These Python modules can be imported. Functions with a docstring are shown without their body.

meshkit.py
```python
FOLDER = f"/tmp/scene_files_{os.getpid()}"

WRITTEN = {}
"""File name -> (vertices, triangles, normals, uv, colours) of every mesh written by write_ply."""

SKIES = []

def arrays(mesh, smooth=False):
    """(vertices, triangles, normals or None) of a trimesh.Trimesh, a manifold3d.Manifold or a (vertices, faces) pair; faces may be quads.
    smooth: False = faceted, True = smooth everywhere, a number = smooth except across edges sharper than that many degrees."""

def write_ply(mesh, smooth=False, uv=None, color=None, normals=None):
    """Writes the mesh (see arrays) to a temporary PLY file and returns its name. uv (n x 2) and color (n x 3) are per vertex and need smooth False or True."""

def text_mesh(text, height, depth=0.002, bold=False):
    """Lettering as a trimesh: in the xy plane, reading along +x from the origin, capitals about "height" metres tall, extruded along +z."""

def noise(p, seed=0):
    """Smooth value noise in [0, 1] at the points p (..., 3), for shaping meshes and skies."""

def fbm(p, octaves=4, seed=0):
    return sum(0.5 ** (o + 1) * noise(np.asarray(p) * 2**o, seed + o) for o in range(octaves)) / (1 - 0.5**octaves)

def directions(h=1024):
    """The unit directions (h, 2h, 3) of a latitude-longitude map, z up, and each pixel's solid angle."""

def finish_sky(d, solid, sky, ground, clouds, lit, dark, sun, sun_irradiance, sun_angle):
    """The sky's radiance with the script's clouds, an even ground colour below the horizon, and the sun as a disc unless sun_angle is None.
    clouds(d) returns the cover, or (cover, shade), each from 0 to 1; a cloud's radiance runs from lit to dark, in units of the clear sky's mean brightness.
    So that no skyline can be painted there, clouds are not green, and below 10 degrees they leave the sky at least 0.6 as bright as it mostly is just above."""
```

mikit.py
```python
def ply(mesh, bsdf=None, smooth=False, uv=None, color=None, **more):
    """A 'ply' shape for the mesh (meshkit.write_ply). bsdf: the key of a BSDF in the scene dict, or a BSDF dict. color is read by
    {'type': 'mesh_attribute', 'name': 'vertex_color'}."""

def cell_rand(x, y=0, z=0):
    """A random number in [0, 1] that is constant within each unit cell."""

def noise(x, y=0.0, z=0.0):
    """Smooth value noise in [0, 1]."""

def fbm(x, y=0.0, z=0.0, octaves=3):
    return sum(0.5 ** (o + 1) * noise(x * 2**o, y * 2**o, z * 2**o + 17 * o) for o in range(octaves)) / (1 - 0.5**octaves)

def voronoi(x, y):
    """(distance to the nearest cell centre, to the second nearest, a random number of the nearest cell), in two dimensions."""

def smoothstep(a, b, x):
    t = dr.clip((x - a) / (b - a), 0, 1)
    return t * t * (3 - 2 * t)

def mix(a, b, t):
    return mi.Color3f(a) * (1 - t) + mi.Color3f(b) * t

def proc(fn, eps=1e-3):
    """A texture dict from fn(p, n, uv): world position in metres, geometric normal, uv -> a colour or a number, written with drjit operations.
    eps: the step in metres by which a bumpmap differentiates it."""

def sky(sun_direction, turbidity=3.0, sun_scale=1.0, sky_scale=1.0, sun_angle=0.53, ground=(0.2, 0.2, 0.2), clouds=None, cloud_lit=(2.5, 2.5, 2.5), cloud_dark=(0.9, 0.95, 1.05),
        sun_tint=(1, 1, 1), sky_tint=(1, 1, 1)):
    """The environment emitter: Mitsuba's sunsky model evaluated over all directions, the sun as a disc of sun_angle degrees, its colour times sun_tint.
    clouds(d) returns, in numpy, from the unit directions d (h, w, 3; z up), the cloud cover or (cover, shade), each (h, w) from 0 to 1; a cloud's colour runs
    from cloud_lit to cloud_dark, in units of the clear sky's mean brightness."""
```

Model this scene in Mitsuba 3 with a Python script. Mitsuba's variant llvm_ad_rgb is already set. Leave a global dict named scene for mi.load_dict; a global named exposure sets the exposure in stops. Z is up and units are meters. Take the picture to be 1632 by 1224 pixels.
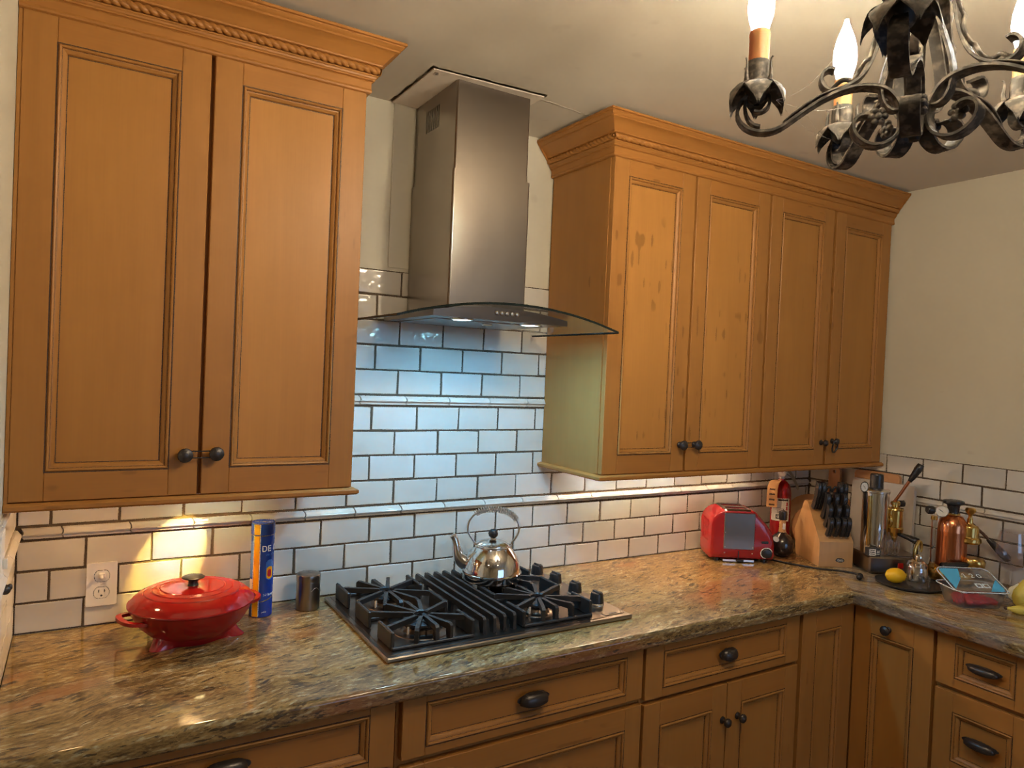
import math, random
import numpy as np, trimesh, mitsuba as mi, mikit, drjit as dr
from meshkit import text_mesh
from scipy.interpolate import CubicSpline
from shapely.geometry import Polygon, Point
from shapely import affinity

T = mi.ScalarTransform4f
rng = random.Random(7)
scene, labels = {}, {}
H = 0.914            # counter height; all z below are measured from the worktop and lifted by H

# ------------------------------------------------------------------ camera, light, exposure
exposure = 0.0
eye = np.array([0.1871, -2.1195, 0.7031 + H]); fwd = np.array([0.51846, 0.85495, -0.01578]); upv = np.array([-0.02866, 0.03582, 0.99895])
scene['camera'] = {'type': 'perspective', 'fov': 2 * math.degrees(math.atan(816 / 1133.9)), 'fov_axis': 'x', 'near_clip': 0.02, 'far_clip': 60.0,
                   'to_world': T().look_at(origin=eye.tolist(), target=(eye + fwd).tolist(), up=upv.tolist())}
SKY = (1.0, 1.7, 2.9)                 # dusk daylight behind the room's window
BULB = np.array((1.0, 0.82, 0.57)) * 355   # candle bulbs of the chandelier
FILL = np.array((1.0, 0.82, 0.57)) * 5    # added fill lamps on the unseen ceiling behind the camera
LED = np.array((0.21, 0.63, 1.04)) * 740    # hood lamps
PUCK = np.array((1.0, 0.62, 0.10)) * 12     # halogen puck under the left cabinet (spot intensity)
STRIP = np.array((1.0, 0.68, 0.42)) * 140   # lamp under the right cabinets
scene['sky'] = {'type': 'constant', 'radiance': {'type': 'rgb', 'value': list(SKY)}}

# ------------------------------------------------------------------ materials
def lin(h):
    c = np.array([int(h[i:i + 2], 16) / 255 for i in (1, 3, 5)])
    return [float(x) for x in np.where(c < 0.04045, c / 12.92, ((c + 0.055) / 1.055) ** 2.4)]
def rgb(c): return {'type': 'rgb', 'value': lin(c) if isinstance(c, str) else [float(x) for x in c]}
def pr(color, rough=0.5, metal=0.0, spec=0.5, coat=0.0, coat_gloss=0.9, **k):
    b = {'type': 'principled', 'base_color': color if isinstance(color, dict) else rgb(color), 'roughness': rough, 'metallic': metal, 'specular': spec}
    if coat: b.update(clearcoat=coat, clearcoat_gloss=coat_gloss)
    b.update(k)
    return {'type': 'twosided', 'bsdf': b}
N, FB, SS, MX = mikit.noise, mikit.fbm, mikit.smoothstep, mikit.mix

def wood(axis, a, b, dark):
    def fn(p, n, uv):
        x, y, z = p.x, p.y, p.z
        if axis == 'z': l, u, v = z, x, y
        elif axis == 'x': l, u, v = x, z, y
        else: l, u, v = y, z, x
        cloud = FB(u * 5 + 3, v * 5, l * 2.2, 3)
        fine = N(u * 420, v * 420, l * 9)
        wav = FB(u * 34 + 3.0 * N(l * 4, u * 5, v * 5), v * 34, l * 1.8, 4)
        c = MX(a, b, dr.clip(0.15 + 0.9 * (0.6 * cloud + 0.4 * wav) - 0.1 + 0.12 * (fine - 0.5), 0, 1))
        fleck = SS(0.83, 0.9, N(u * 75 + 9, v * 75, l * 14)) * SS(0.55, 0.75, N(u * 4, v * 4 + 5, l * 3))
        return MX(c, dark, 0.42 * fleck)
    return mikit.proc(fn)
WA, WB, WD = (0.262, 0.110, 0.026), (0.400, 0.186, 0.048), (0.11, 0.038, 0.011)
for ax in 'zxy':
    k = np.array((1.0, 0.96, 0.92)) if ax != 'z' else np.ones(3)
    scene['mat_wood_' + ax] = pr(wood(ax, [float(q) for q in WA * k], [float(q) for q in WB * k], WD), 0.42, spec=0.26)
scene['mat_wood_panel'] = pr(wood('z', (0.285, 0.118, 0.026), (0.42, 0.200, 0.050), WD), 0.42, spec=0.26)
scene['mat_wood_lit'] = pr(wood('z', (0.335, 0.143, 0.033), (0.475, 0.230, 0.060), WD), 0.42, spec=0.26)  # lighter copy of the panel wood: stronger light put into the colour
scene['mat_wood_edge'] = pr('#c9a673', 0.5)
scene['mat_glaze'] = pr((0.050, 0.022, 0.009), 0.5)
scene['mat_wood_dark'] = pr((0.07, 0.032, 0.014), 0.5)

def granite(p, n, uv):
    swap = (p.x - 2.48) * 1.02 > (p.y + 0.66)
    x = dr.select(swap, -p.y, p.x); y = dr.select(swap, p.x, p.y); z = p.z
    w = FB(x * 6, y * 6, z * 6, 3)
    a = x * 0.97 + y * 0.25; b = -x * 0.25 + y * 0.97 + 0.07 * (w - 0.5)
    streak = FB(a * 30, b * 120, z * 120, 3)
    big = FB(a * 5 + 7, b * 13, z * 13, 3)
    fine = FB(a * 130, b * 300, z * 300, 3)
    c = MX((0.082, 0.047, 0.019), (0.295, 0.198, 0.075), SS(0.30, 0.68, 0.40 * streak + 0.28 * big + 0.32 * fine))
    c = MX(c, (0.41, 0.36, 0.225), SS(0.54, 0.70, 0.6 * FB(a * 70 + 5, b * 170, z * 170, 3) + 0.4 * streak) * 0.72)
    c = MX(c, (0.23, 0.085, 0.028), SS(0.56, 0.70, FB(a * 4 + 31, b * 7, z * 7, 3)) * 0.6)
    c = MX(c, (0.026, 0.020, 0.016), SS(0.55, 0.66, 0.55 * FB(a * 60 + 3, b * 240, z * 240, 3) + 0.45 * FB(a * 22 + 11, b * 70, z * 70, 3)) * 0.85)
    g = dr.select(swap, 0.42 * SS(0.36, 0.62, FB(a * 9 + 40, b * 30, z * 30, 3)), mi.Float(0.0))
    return MX(c, (0.27, 0.25, 0.235), g)
scene['mat_granite'] = pr(mikit.proc(granite), 0.09, spec=0.55)

def paint(c1, c2, stain):
    def fn(p, n, uv):
        c = MX(c1, c2, FB(p.x * 2.3, p.y * 2.3, p.z * 2.3, 4))
        s = SS(0.74, 0.84, FB(p.x * 13 + 4, p.y * 13, p.z * 13, 3))
        return MX(c, stain, 0.22 * s)
    return mikit.proc(fn)
scene['mat_wall'] = {'type': 'twosided', 'bsdf': {'type': 'diffuse', 'reflectance': paint((0.55, 0.51, 0.405), (0.615, 0.575, 0.465), (0.34, 0.28, 0.20))}}
scene['mat_ceiling'] = pr(paint((0.43, 0.385, 0.31), (0.49, 0.44, 0.365), (0.30, 0.25, 0.19)), 0.9, spec=0.1)
scene['mat_plate'] = pr(paint((0.55, 0.48, 0.40), (0.66, 0.58, 0.48), (0.30, 0.24, 0.18)), 0.6)
scene['mat_grout'] = pr((0.085, 0.064, 0.045), 0.85, spec=0.1)
def tilebump(p, n, uv): return FB(p.x * 26, p.y * 26, p.z * 26, 3)
tb = mikit.proc(tilebump, eps=2e-3)
for k, c in enumerate(((0.56, 0.525, 0.46), (0.60, 0.565, 0.505), (0.525, 0.49, 0.43), (0.575, 0.53, 0.455))):
    scene['mat_tile%d' % k] = {'type': 'twosided', 'bsdf': {'type': 'bumpmap', 'scale': 0.0022, 'arbitrary': dict(tb), 'bsdf': pr(c, 0.13, spec=0.5)['bsdf']}}
def floorfn(p, n, uv):
    k = mikit.cell_rand(dr.floor(p.y / 0.09), 3)
    return MX((0.16, 0.085, 0.04), (0.28, 0.16, 0.08), 0.6 * k + 0.4 * FB(p.x * 4, p.y * 70, 0, 3))
scene['mat_floor'] = pr(mikit.proc(floorfn), 0.35)
scene['mat_steel'] = pr((0.295, 0.262, 0.232), 0.25, 1.0)
scene['mat_steel_dark'] = pr((0.22, 0.175, 0.145), 0.24, 1.0)
scene['mat_chrome'] = pr((0.78, 0.77, 0.75), 0.07, 1.0)
scene['mat_brass'] = pr((0.72, 0.47, 0.14), 0.16, 1.0)
scene['mat_copper'] = pr((0.66, 0.24, 0.11), 0.20, 1.0)
scene['mat_bronze'] = pr((0.030, 0.024, 0.022), 0.36, 0.35, coat=0.3)
scene['mat_iron'] = pr((0.012, 0.012, 0.013), 0.42)
scene['mat_wrought'] = pr(mikit.proc(lambda p, n, uv: MX((0.018, 0.015, 0.012), (0.105, 0.085, 0.064), SS(0.42, 0.75, FB(p.x * 90, p.y * 90, p.z * 90, 3)))), 0.58, 0.0, spec=0.4)
scene['mat_cap'] = pr((0.025, 0.025, 0.027), 0.6)
scene['mat_black'] = pr((0.012, 0.012, 0.013), 0.32)
scene['mat_red_enamel'] = pr((0.245, 0.005, 0.006), 0.07, coat=1.0, coat_gloss=0.97)
scene['mat_red_gloss'] = pr((0.27, 0.006, 0.010), 0.12, coat=0.9, coat_gloss=0.95)
scene['mat_white_plastic'] = pr('#e4e0da', 0.3)
scene['mat_white'] = pr('#dcd6cc', 0.5)
scene['mat_marble'] = pr('#b5aea4', 0.35)
scene['mat_blue'] = pr('#12307c', 0.28, coat=0.4)
scene['mat_blue_pale'] = pr('#3f6bb0', 0.3)
scene['mat_yellow_ink'] = pr('#e79a14', 0.3, coat=0.3)
scene['mat_red_ink'] = pr('#b3202a', 0.5)
scene['mat_kraft'] = pr('#b98c5c', 0.8)
scene['mat_candle'] = pr('#b8653a', 0.55)
def bamboo(p, n, uv):
    q = (p.x * 0.47 + p.y * 0.88)
    k = mikit.cell_rand(dr.floor(q / 0.028 + p.z * 9), 2)
    return MX((0.42, 0.22, 0.085), (0.58, 0.34, 0.15), 0.55 * k + 0.45 * FB(p.x * 90, p.y * 90, p.z * 6, 2))
scene['mat_bamboo'] = pr(mikit.proc(bamboo), 0.45)
scene['mat_board'] = pr(wood('z', (0.40, 0.18, 0.07), (0.54, 0.27, 0.11), (0.2, 0.08, 0.03)), 0.5)
scene['mat_lemon'] = pr('#e8b51c', 0.45)
scene['mat_banana'] = pr(mikit.proc(lambda p, n, uv: MX((0.66, 0.48, 0.07), (0.55, 0.50, 0.10), FB(p.x * 30, p.y * 30, p.z * 30, 2))), 0.5)
scene['mat_onion'] = pr('#dfe0c4', 0.35)
scene['mat_tomato'] = pr((0.38, 0.012, 0.022), 0.14, coat=0.6)
scene['mat_wine'] = pr((0.010, 0.006, 0.006), 0.06, coat=1.0)
scene['mat_blue_film'] = {'type': 'twosided', 'bsdf': {'type': 'principled', 'base_color': rgb((0.06, 0.42, 0.72)), 'roughness': 0.25, 'specular': 0.5}}
scene['mat_glass'] = {'type': 'dielectric', 'int_ior': 1.5, 'ext_ior': 1.0}
scene['mat_pane'] = {'type': 'thindielectric', 'int_ior': 1.5, 'ext_ior': 1.0}
scene['mat_canopy'] = {'type': 'thindielectric', 'int_ior': 1.5, 'ext_ior': 1.0, 'specular_transmittance': rgb((0.86, 0.92, 0.88))}
scene['mat_edge_glass'] = pr((0.006, 0.010, 0.009), 0.08)
scene['mat_gauge'] = pr('#d8d2c6', 0.35)
scene['mat_screen_red'] = pr('#a01812', 0.3)
scene['mat_web'] = pr('#c9c2b4', 0.8)

# ------------------------------------------------------------------ helpers
def key_of(base):
    if base not in scene and base not in used: used.add(base); return base
    n = 1
    while '%s_%03d' % (base, n) in used or '%s_%03d' % (base, n) in scene: n += 1
    used.add('%s_%03d' % (base, n)); return '%s_%03d' % (base, n)
used = set()
def tag(key, label=None, cat=None, group=None, kind=None):
    d = {}
    if label: d['label'] = label
    if cat: d['category'] = cat
    if group: d['group'] = group
    if kind: d['kind'] = kind
    if d: labels[key] = d
    return key
def thing(name, label, cat, group=None):
    return tag(key_of(name), label, cat, group)
def add(name, mesh, mat, parent=None, smooth=False, emit=None, label=None, cat=None, group=None, kind=None, tw=None):
    key = key_of((parent + '__' if parent else '') + name)
    if isinstance(mesh, dict): d = dict(mesh)
    else:
        if isinstance(mesh, (list,)): mesh = trimesh.util.concatenate(mesh)
        if isinstance(mesh, tuple): mesh = trimesh.Trimesh(np.asarray(mesh[0], float), np.asarray(mesh[1]), process=False)
        if tw is None:
            mesh = mesh.copy(); mesh.apply_translation([0, 0, H])
        d = mikit.ply(mesh, mat, smooth=smooth)
    if tw is not None: d['to_world'] = T(np.array([[1, 0, 0, 0], [0, 1, 0, 0], [0, 0, 1, H], [0, 0, 0, 1.0]]) @ tw)
    if mat and isinstance(mesh, dict): d['bsdf'] = {'type': 'ref', 'id': mat}
    if emit is not None: d['emitter'] = {'type': 'area', 'radiance': {'type': 'rgb', 'value': [float(x) for x in emit]}}
    scene[key] = d
    return tag(key, label, cat, group, kind)
def struct(name, mesh, mat, label=None, smooth=False):
    return add(name, mesh, mat, None, smooth, label=label, kind='structure')

def M4(o=(0, 0, 0), u=(1, 0, 0), v=(0, 1, 0), w=(0, 0, 1)):
    m = np.eye(4); m[:3, 0], m[:3, 1], m[:3, 2], m[:3, 3] = u, v, w, o; return m
def mv(mesh, m):
    mesh = mesh.copy(); mesh.apply_transform(m); return mesh
def rz(deg, o=(0, 0, 0)):
    a = math.radians(deg); return M4(o, (math.cos(a), math.sin(a), 0), (-math.sin(a), math.cos(a), 0))
def box(x0, x1, y0, y1, z0, z1, c=0.0):
    if not c:
        m = trimesh.creation.box(extents=(x1 - x0, y1 - y0, z1 - z0)); m.apply_translation(((x0 + x1) / 2, (y0 + y1) / 2, (z0 + z1) / 2)); return m
    pts = []
    for sx in (0, 1):
        for sy in (0, 1):
            for sz in (0, 1):
                X, Y, Z = (x0, x1)[sx], (y0, y1)[sy], (z0, z1)[sz]
                dx, dy, dz = (c if not sx else -c), (c if not sy else -c), (c if not sz else -c)
                pts += [(X + dx, Y + dy, Z), (X + dx, Y, Z + dz), (X, Y + dy, Z + dz)]
    return trimesh.Trimesh(np.array(pts)).convex_hull
def lathe(prof, n=32, o=(0, 0, 0)):
    prof = np.asarray(prof, float); a = np.arange(n) * 2 * np.pi / n; k = len(prof)
    v = np.stack([prof[:, None, 0] * np.cos(a), prof[:, None, 0] * np.sin(a), np.repeat(prof[:, 1:2], n, 1)], -1).reshape(-1, 3)
    f = []
    for i in range(k - 1):
        j = np.arange(n); j2 = (j + 1) % n
        f += [np.stack([i * n + j, i * n + j2, (i + 1) * n + j2], 1), np.stack([i * n + j, (i + 1) * n + j2, (i + 1) * n + j], 1)]
    m = trimesh.Trimesh(v, np.vstack(f), process=False); m.merge_vertices(); m.update_faces(m.nondegenerate_faces()); m.apply_translation(o); return m
def spl(pts, n=40, closed=False):
    p = np.asarray(pts, float)
    if closed: p = np.vstack([p, p[:1]])
    t = np.concatenate([[0], np.cumsum(np.sqrt(np.linalg.norm(np.diff(p, axis=0), axis=1)))])
    s = CubicSpline(t, p, bc_type='periodic' if closed else 'not-a-knot')
    q = s(np.linspace(0, t[-1], n + (1 if closed else 0))); return q[:-1] if closed else q
def tube(pts, r, n=8, closed=False, caps=True):
    p = np.asarray(pts, float); r = np.broadcast_to(r, (len(p),)).astype(float)
    t = (np.roll(p, -1, 0) - np.roll(p, 1, 0)) if closed else np.gradient(p, axis=0)
    t /= np.linalg.norm(t, axis=1, keepdims=True) + 1e-12
    a = np.cross(t[0], [0.3, 0.2, 0.93]); a /= np.linalg.norm(a) + 1e-12; A = []
    for i in range(len(p)):
        a = a - t[i] * (a @ t[i]); a /= np.linalg.norm(a) + 1e-12; A.append(a)
    A = np.array(A); B = np.cross(t, A); ang = np.arange(n) * 2 * np.pi / n
    v = (p[:, None] + r[:, None, None] * (np.cos(ang)[None, :, None] * A[:, None] + np.sin(ang)[None, :, None] * B[:, None])).reshape(-1, 3)
    m = len(p) if closed else len(p) - 1
    i, j = np.meshgrid(np.arange(m), np.arange(n), indexing='ij'); i2 = (i + 1) % len(p); j2 = (j + 1) % n
    q = np.stack([i * n + j, i * n + j2, i2 * n + j2, i2 * n + j], -1).reshape(-1, 4)
    f = [q[:, [0, 1, 2]], q[:, [0, 2, 3]]]
    if caps and not closed:
        c0, c1 = len(v), len(v) + 1; v = np.vstack([v, p[:1], p[-1:]]); k = np.arange(n); k2 = (k + 1) % n
        f += [np.stack([k2, k, np.full(n, c0)], 1), np.stack([(len(p) - 1) * n + k, (len(p) - 1) * n + k2, np.full(n, c1)], 1)]
    return trimesh.Trimesh(v, np.vstack(f), process=False)
def bar(pts, side, w, t):
    p = np.asarray(pts, float); side = np.asarray(side, float); side = side / np.linalg.norm(side)
    tg = np.gradient(p, axis=0); tg /= np.linalg.norm(tg, axis=1, keepdims=True) + 1e-12
    nr = np.cross(tg, side); nr /= np.linalg.norm(nr, axis=1, keepdims=True) + 1e-12
    w = np.broadcast_to(w, (len(p),))[:, None]; t = np.broadcast_to(t, (len(p),))[:, None]
    c = 0.25
    sec = [(-1, -1 + c), (-1 + c * .3, -1), (1 - c * .3, -1), (1, -1 + c), (1, 1 - c), (1 - c * .3, 1), (-1 + c * .3, 1), (-1, 1 - c)]
    v = np.stack([p + side * w * a / 2 + nr * t * b / 2 for a, b in sec], 1).reshape(-1, 3); n = len(sec)
    i, j = np.meshgrid(np.arange(len(p) - 1), np.arange(n), indexing='ij'); j2 = (j + 1) % n
    q = np.stack([i * n + j, i * n + j2, (i + 1) * n + j2, (i + 1) * n + j], -1).reshape(-1, 4)
    f = [q[:, [0, 1, 2]], q[:, [0, 2, 3]]]; e = (len(p) - 1) * n
    f.append(np.array([[0, k + 1, k] for k in range(1, n - 1)])); f.append(np.array([[e, e + k, e + k + 1] for k in range(1, n - 1)]))
    m = trimesh.Trimesh(v, np.vstack(f), process=False); m.fix_normals(); return m
def ell(c, r, sub=2):
    m = trimesh.creation.icosphere(subdivisions=sub, radius=1.0); m.apply_scale(r); m.apply_translation(c); return m
def prism(poly, d, m=None):
    if not hasattr(poly, 'area'): poly = Polygon(poly)
    e = trimesh.creation.extrude_polygon(poly, d, engine='earcut')
    return mv(e, m) if m is not None else e
def rrect(x0, x1, y0, y1, r, q=5): return Polygon([(x0 + r, y0 + r), (x1 - r, y0 + r), (x1 - r, y1 - r), (x0 + r, y1 - r)]).buffer(r, quad_segs=q)
def hull(pts): return trimesh.Trimesh(np.array(pts, float)).convex_hull
def ring(u0, u1, z0, z1, prof):
    v = []
    for i, d in prof: v += [(u0 + i, d, z0 + i), (u1 - i, d, z0 + i), (u1 - i, d, z1 - i), (u0 + i, d, z1 - i)]
    f = []
    for k in range(len(prof) - 1):
        for c in range(4):
            a, b = k * 4 + c, k * 4 + (c + 1) % 4; f += [(a, b, b + 4), (a, b + 4, a + 4)]
    v = np.array(v); f = np.array(f)
    return trimesh.Trimesh(v[f].reshape(-1, 3), np.arange(len(f) * 3).reshape(-1, 3), process=False)
def oriented(u, v2=None):
    u = np.array([u[0], u[1], 0.0]); u /= np.linalg.norm(u); return u, np.array([-u[1], u[0], 0.0])
def BACK(Y): return M4((0, Y, 0))
def RIGHT(X): return M4((X, 0, 0), (0, -1, 0), (1, 0, 0))
def LEFT(X): return M4((X, 0, 0), (0, 1, 0), (-1, 0, 0))

# ------------------------------------------------------------------ room shell
XL, XR, CEIL = 0.062, 3.127, 1.532
struct('floor', box(-1.9, 3.3, -4.6, 0.1, -1.0, -0.914), 'mat_floor')
def wob(poly, s, seed):
    r = random.Random(seed); out = []
    for (a, b), (c, d) in zip(poly, poly[1:] + poly[:1]):
        n = max(2, int(math.hypot(c - a, d - b) / .02))
        out += [(a + (c - a) * t / n + r.uniform(-s, s), b + (d - b) * t / n + r.uniform(-s, s)) for t in range(n)]
    return Polygon(out).buffer(0)
hole = wob([(.984, .002), (.985, -.313), (1.353, -.334), (1.353, .002)], .0035, 4)
ceiling = struct('ceiling', [prism(Polygon([(-1.9, -4.6), (3.3, -4.6), (3.3, .15), (-1.9, .15)]).difference(hole), .03, M4((0, 0, CEIL))), box(-1.9, 3.3, -4.6, .15, CEIL + .031, CEIL + .1)], 'mat_ceiling')
back = struct('wall_back', box(XL - 0.2, 3.3, 0.004, 0.15, -0.914, CEIL), 'mat_wall')
right = struct('wall_right', box(XR + 0.004, 3.3, -4.6, 0.004, -0.914, CEIL), 'mat_wall')
left = struct('wall_left', box(XL - 0.16, XL - 0.004, -0.86, 0.004, -0.914, CEIL), 'mat_wall')
struct('wall_alcove', box(-1.9, XL - 0.16, 0.004, 0.15, -0.914, CEIL), 'mat_wall')
struct('wall_far_left', box(-2.0, -1.9, -4.6, 0.15, -0.914, CEIL), 'mat_wall')
# wall behind the camera with three tall panes of a garden window
wy0, wy1, wz0, wz1 = 1.0, 2.9, -0.25, 1.15
struct('wall_front', [box(-1.9, wy0, -4.7, -4.6, -0.914, CEIL), box(wy1, 3.3, -4.7, -4.6, -0.914, CEIL), box(wy0, wy1, -4.7, -4.6, -0.914, wz0), box(wy0, wy1, -4.7, -4.6, wz1, CEIL)], 'mat_wall')
win = struct('window_1', [box(wy0, wy1, -4.68, -4.62, wz0, wz0 + .05), box(wy0, wy1, -4.68, -4.62, wz1 - .05, wz1)] + [box(x - .03, x + .03, -4.68, -4.62, wz0, wz1) for x in np.linspace(wy0 + .03, wy1 - .03, 4)], 'mat_white')
for k in range(3):
    xs = np.linspace(wy0 + .03, wy1 - .03, 4)
    v = np.array([(xs[k] + .03, -4.65, wz0 + .05), (xs[k + 1] - .03, -4.65, wz0 + .05), (xs[k + 1] - .03, -4.65, wz1 - .05), (xs[k] + .03, -4.65, wz1 - .05)])
    add('pane', (v, np.array([[0, 1, 2], [0, 2, 3]])), 'mat_pane', win)
for i, (x, y) in enumerate(((1.1, -3.1), (-0.7, -2.2))):  # added lamps out of view, for soft fill
    lamp = thing('fill_light', 'added unseen round fill light with a white glass bowl, %s' % ('behind the camera by the window' if i == 0 else 'over the open room at left'), 'ceiling light')
    add('rim', lathe([(0.0, CEIL - .001), (.17, CEIL - .001), (.17, CEIL - .03), (.155, CEIL - .03), (.155, CEIL - .012), (0, CEIL - .012)], 32, (x, y, 0)), 'mat_white', lamp)
    add('bowl', lathe([(.001, CEIL - .075), (.06, CEIL - .072), (.11, CEIL - .058), (.145, CEIL - .032), (.15, CEIL - .016)], 32, (x, y, 0)), 'mat_white', lamp, True, emit=FILL)

# ------------------------------------------------------------------ tiled splashback
pw, ph, hr = 0.1524, 0.077877, 0.036026
L = [0, ph, 2 * ph, 3 * ph]; L.append(L[-1] + hr)
for _ in range(4): L.append(L[-1] + ph)
L.append(L[-1] + hr)
for _ in range(5): L.append(L[-1] + ph)
G = 0.0058
def tile_mesh(w, h, r):
    j = lambda s=0.0011: r.uniform(-s, s)
    c = 0.0022; t = [(j(), j()) for _ in range(4)]
    base = [(0, 0), (w, 0), (w, h), (0, h)]; sg = [(1, 1), (-1, 1), (-1, -1), (1, -1)]; v = []
    for (x, z), (a, b), (dx, dz) in zip(base, sg, t): v.append((x + a * c * 1.5 + dx, -0.0002 + r.uniform(-.0003, .0003), z + b * c * 1.5 + dz))
    for (x, z), (a, b), (dx, dz) in zip(base, sg, t): v.append((x + a * c * .35 + dx, 0.0006, z + b * c * .35 + dz))
    for (x, z), (a, b), (dx, dz) in zip(base, sg, t): v.append((x + dx, 0.0024, z + dz))
    for (x, z), (dx, dz) in zip(base, t): v.append((x + dx, 0.0075, z + dz))
    f = [(0, 1, 2), (0, 2, 3)]
    for k in range(3):
        for i in range(4):
            a, b = k * 4 + i, k * 4 + (i + 1) % 4; f += [(a, b + 4, b), (a, a + 4, b + 4)]
    return trimesh.Trimesh(np.array(v), np.array(f), process=False)
FULL = []
def tiles(parent, fm, u0, u1, z0, z1, phase, clip=None):
    """one running-bond row between u0 and u1; full tiles share a few meshes"""
    if not FULL:
        r = random.Random(3)
        for k in range(8): FULL.append(mikit.ply(tile_mesh(pw - G, ph - G, r), None, smooth=35))
    k0 = math.floor((u0 - phase) / pw); u = phase + k0 * pw
    while u < u1 - 0.006:
        a, b = max(u, u0) + G / 2, min(u + pw, u1) - G / 2
        if b - a > 0.008:
            mat = 'mat_tile%d' % rng.randrange(4); jx, jz = rng.uniform(-.0009, .0009), rng.uniform(-.0008, .0008)
            if abs((b - a) - (pw - G)) < 1e-6 and abs((z1 - z0) - ph) < 1e-6:
                add('tile', FULL[rng.randrange(8)], mat, parent, tw=fm @ M4((a + jx, 0, z0 + G / 2 + jz)))
            else:
                add('tile', mv(tile_mesh(b - a, z1 - z0 - G, rng), fm @ M4((a, 0, z0 + G / 2))), mat, parent, 35)
        u += pw
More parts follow.
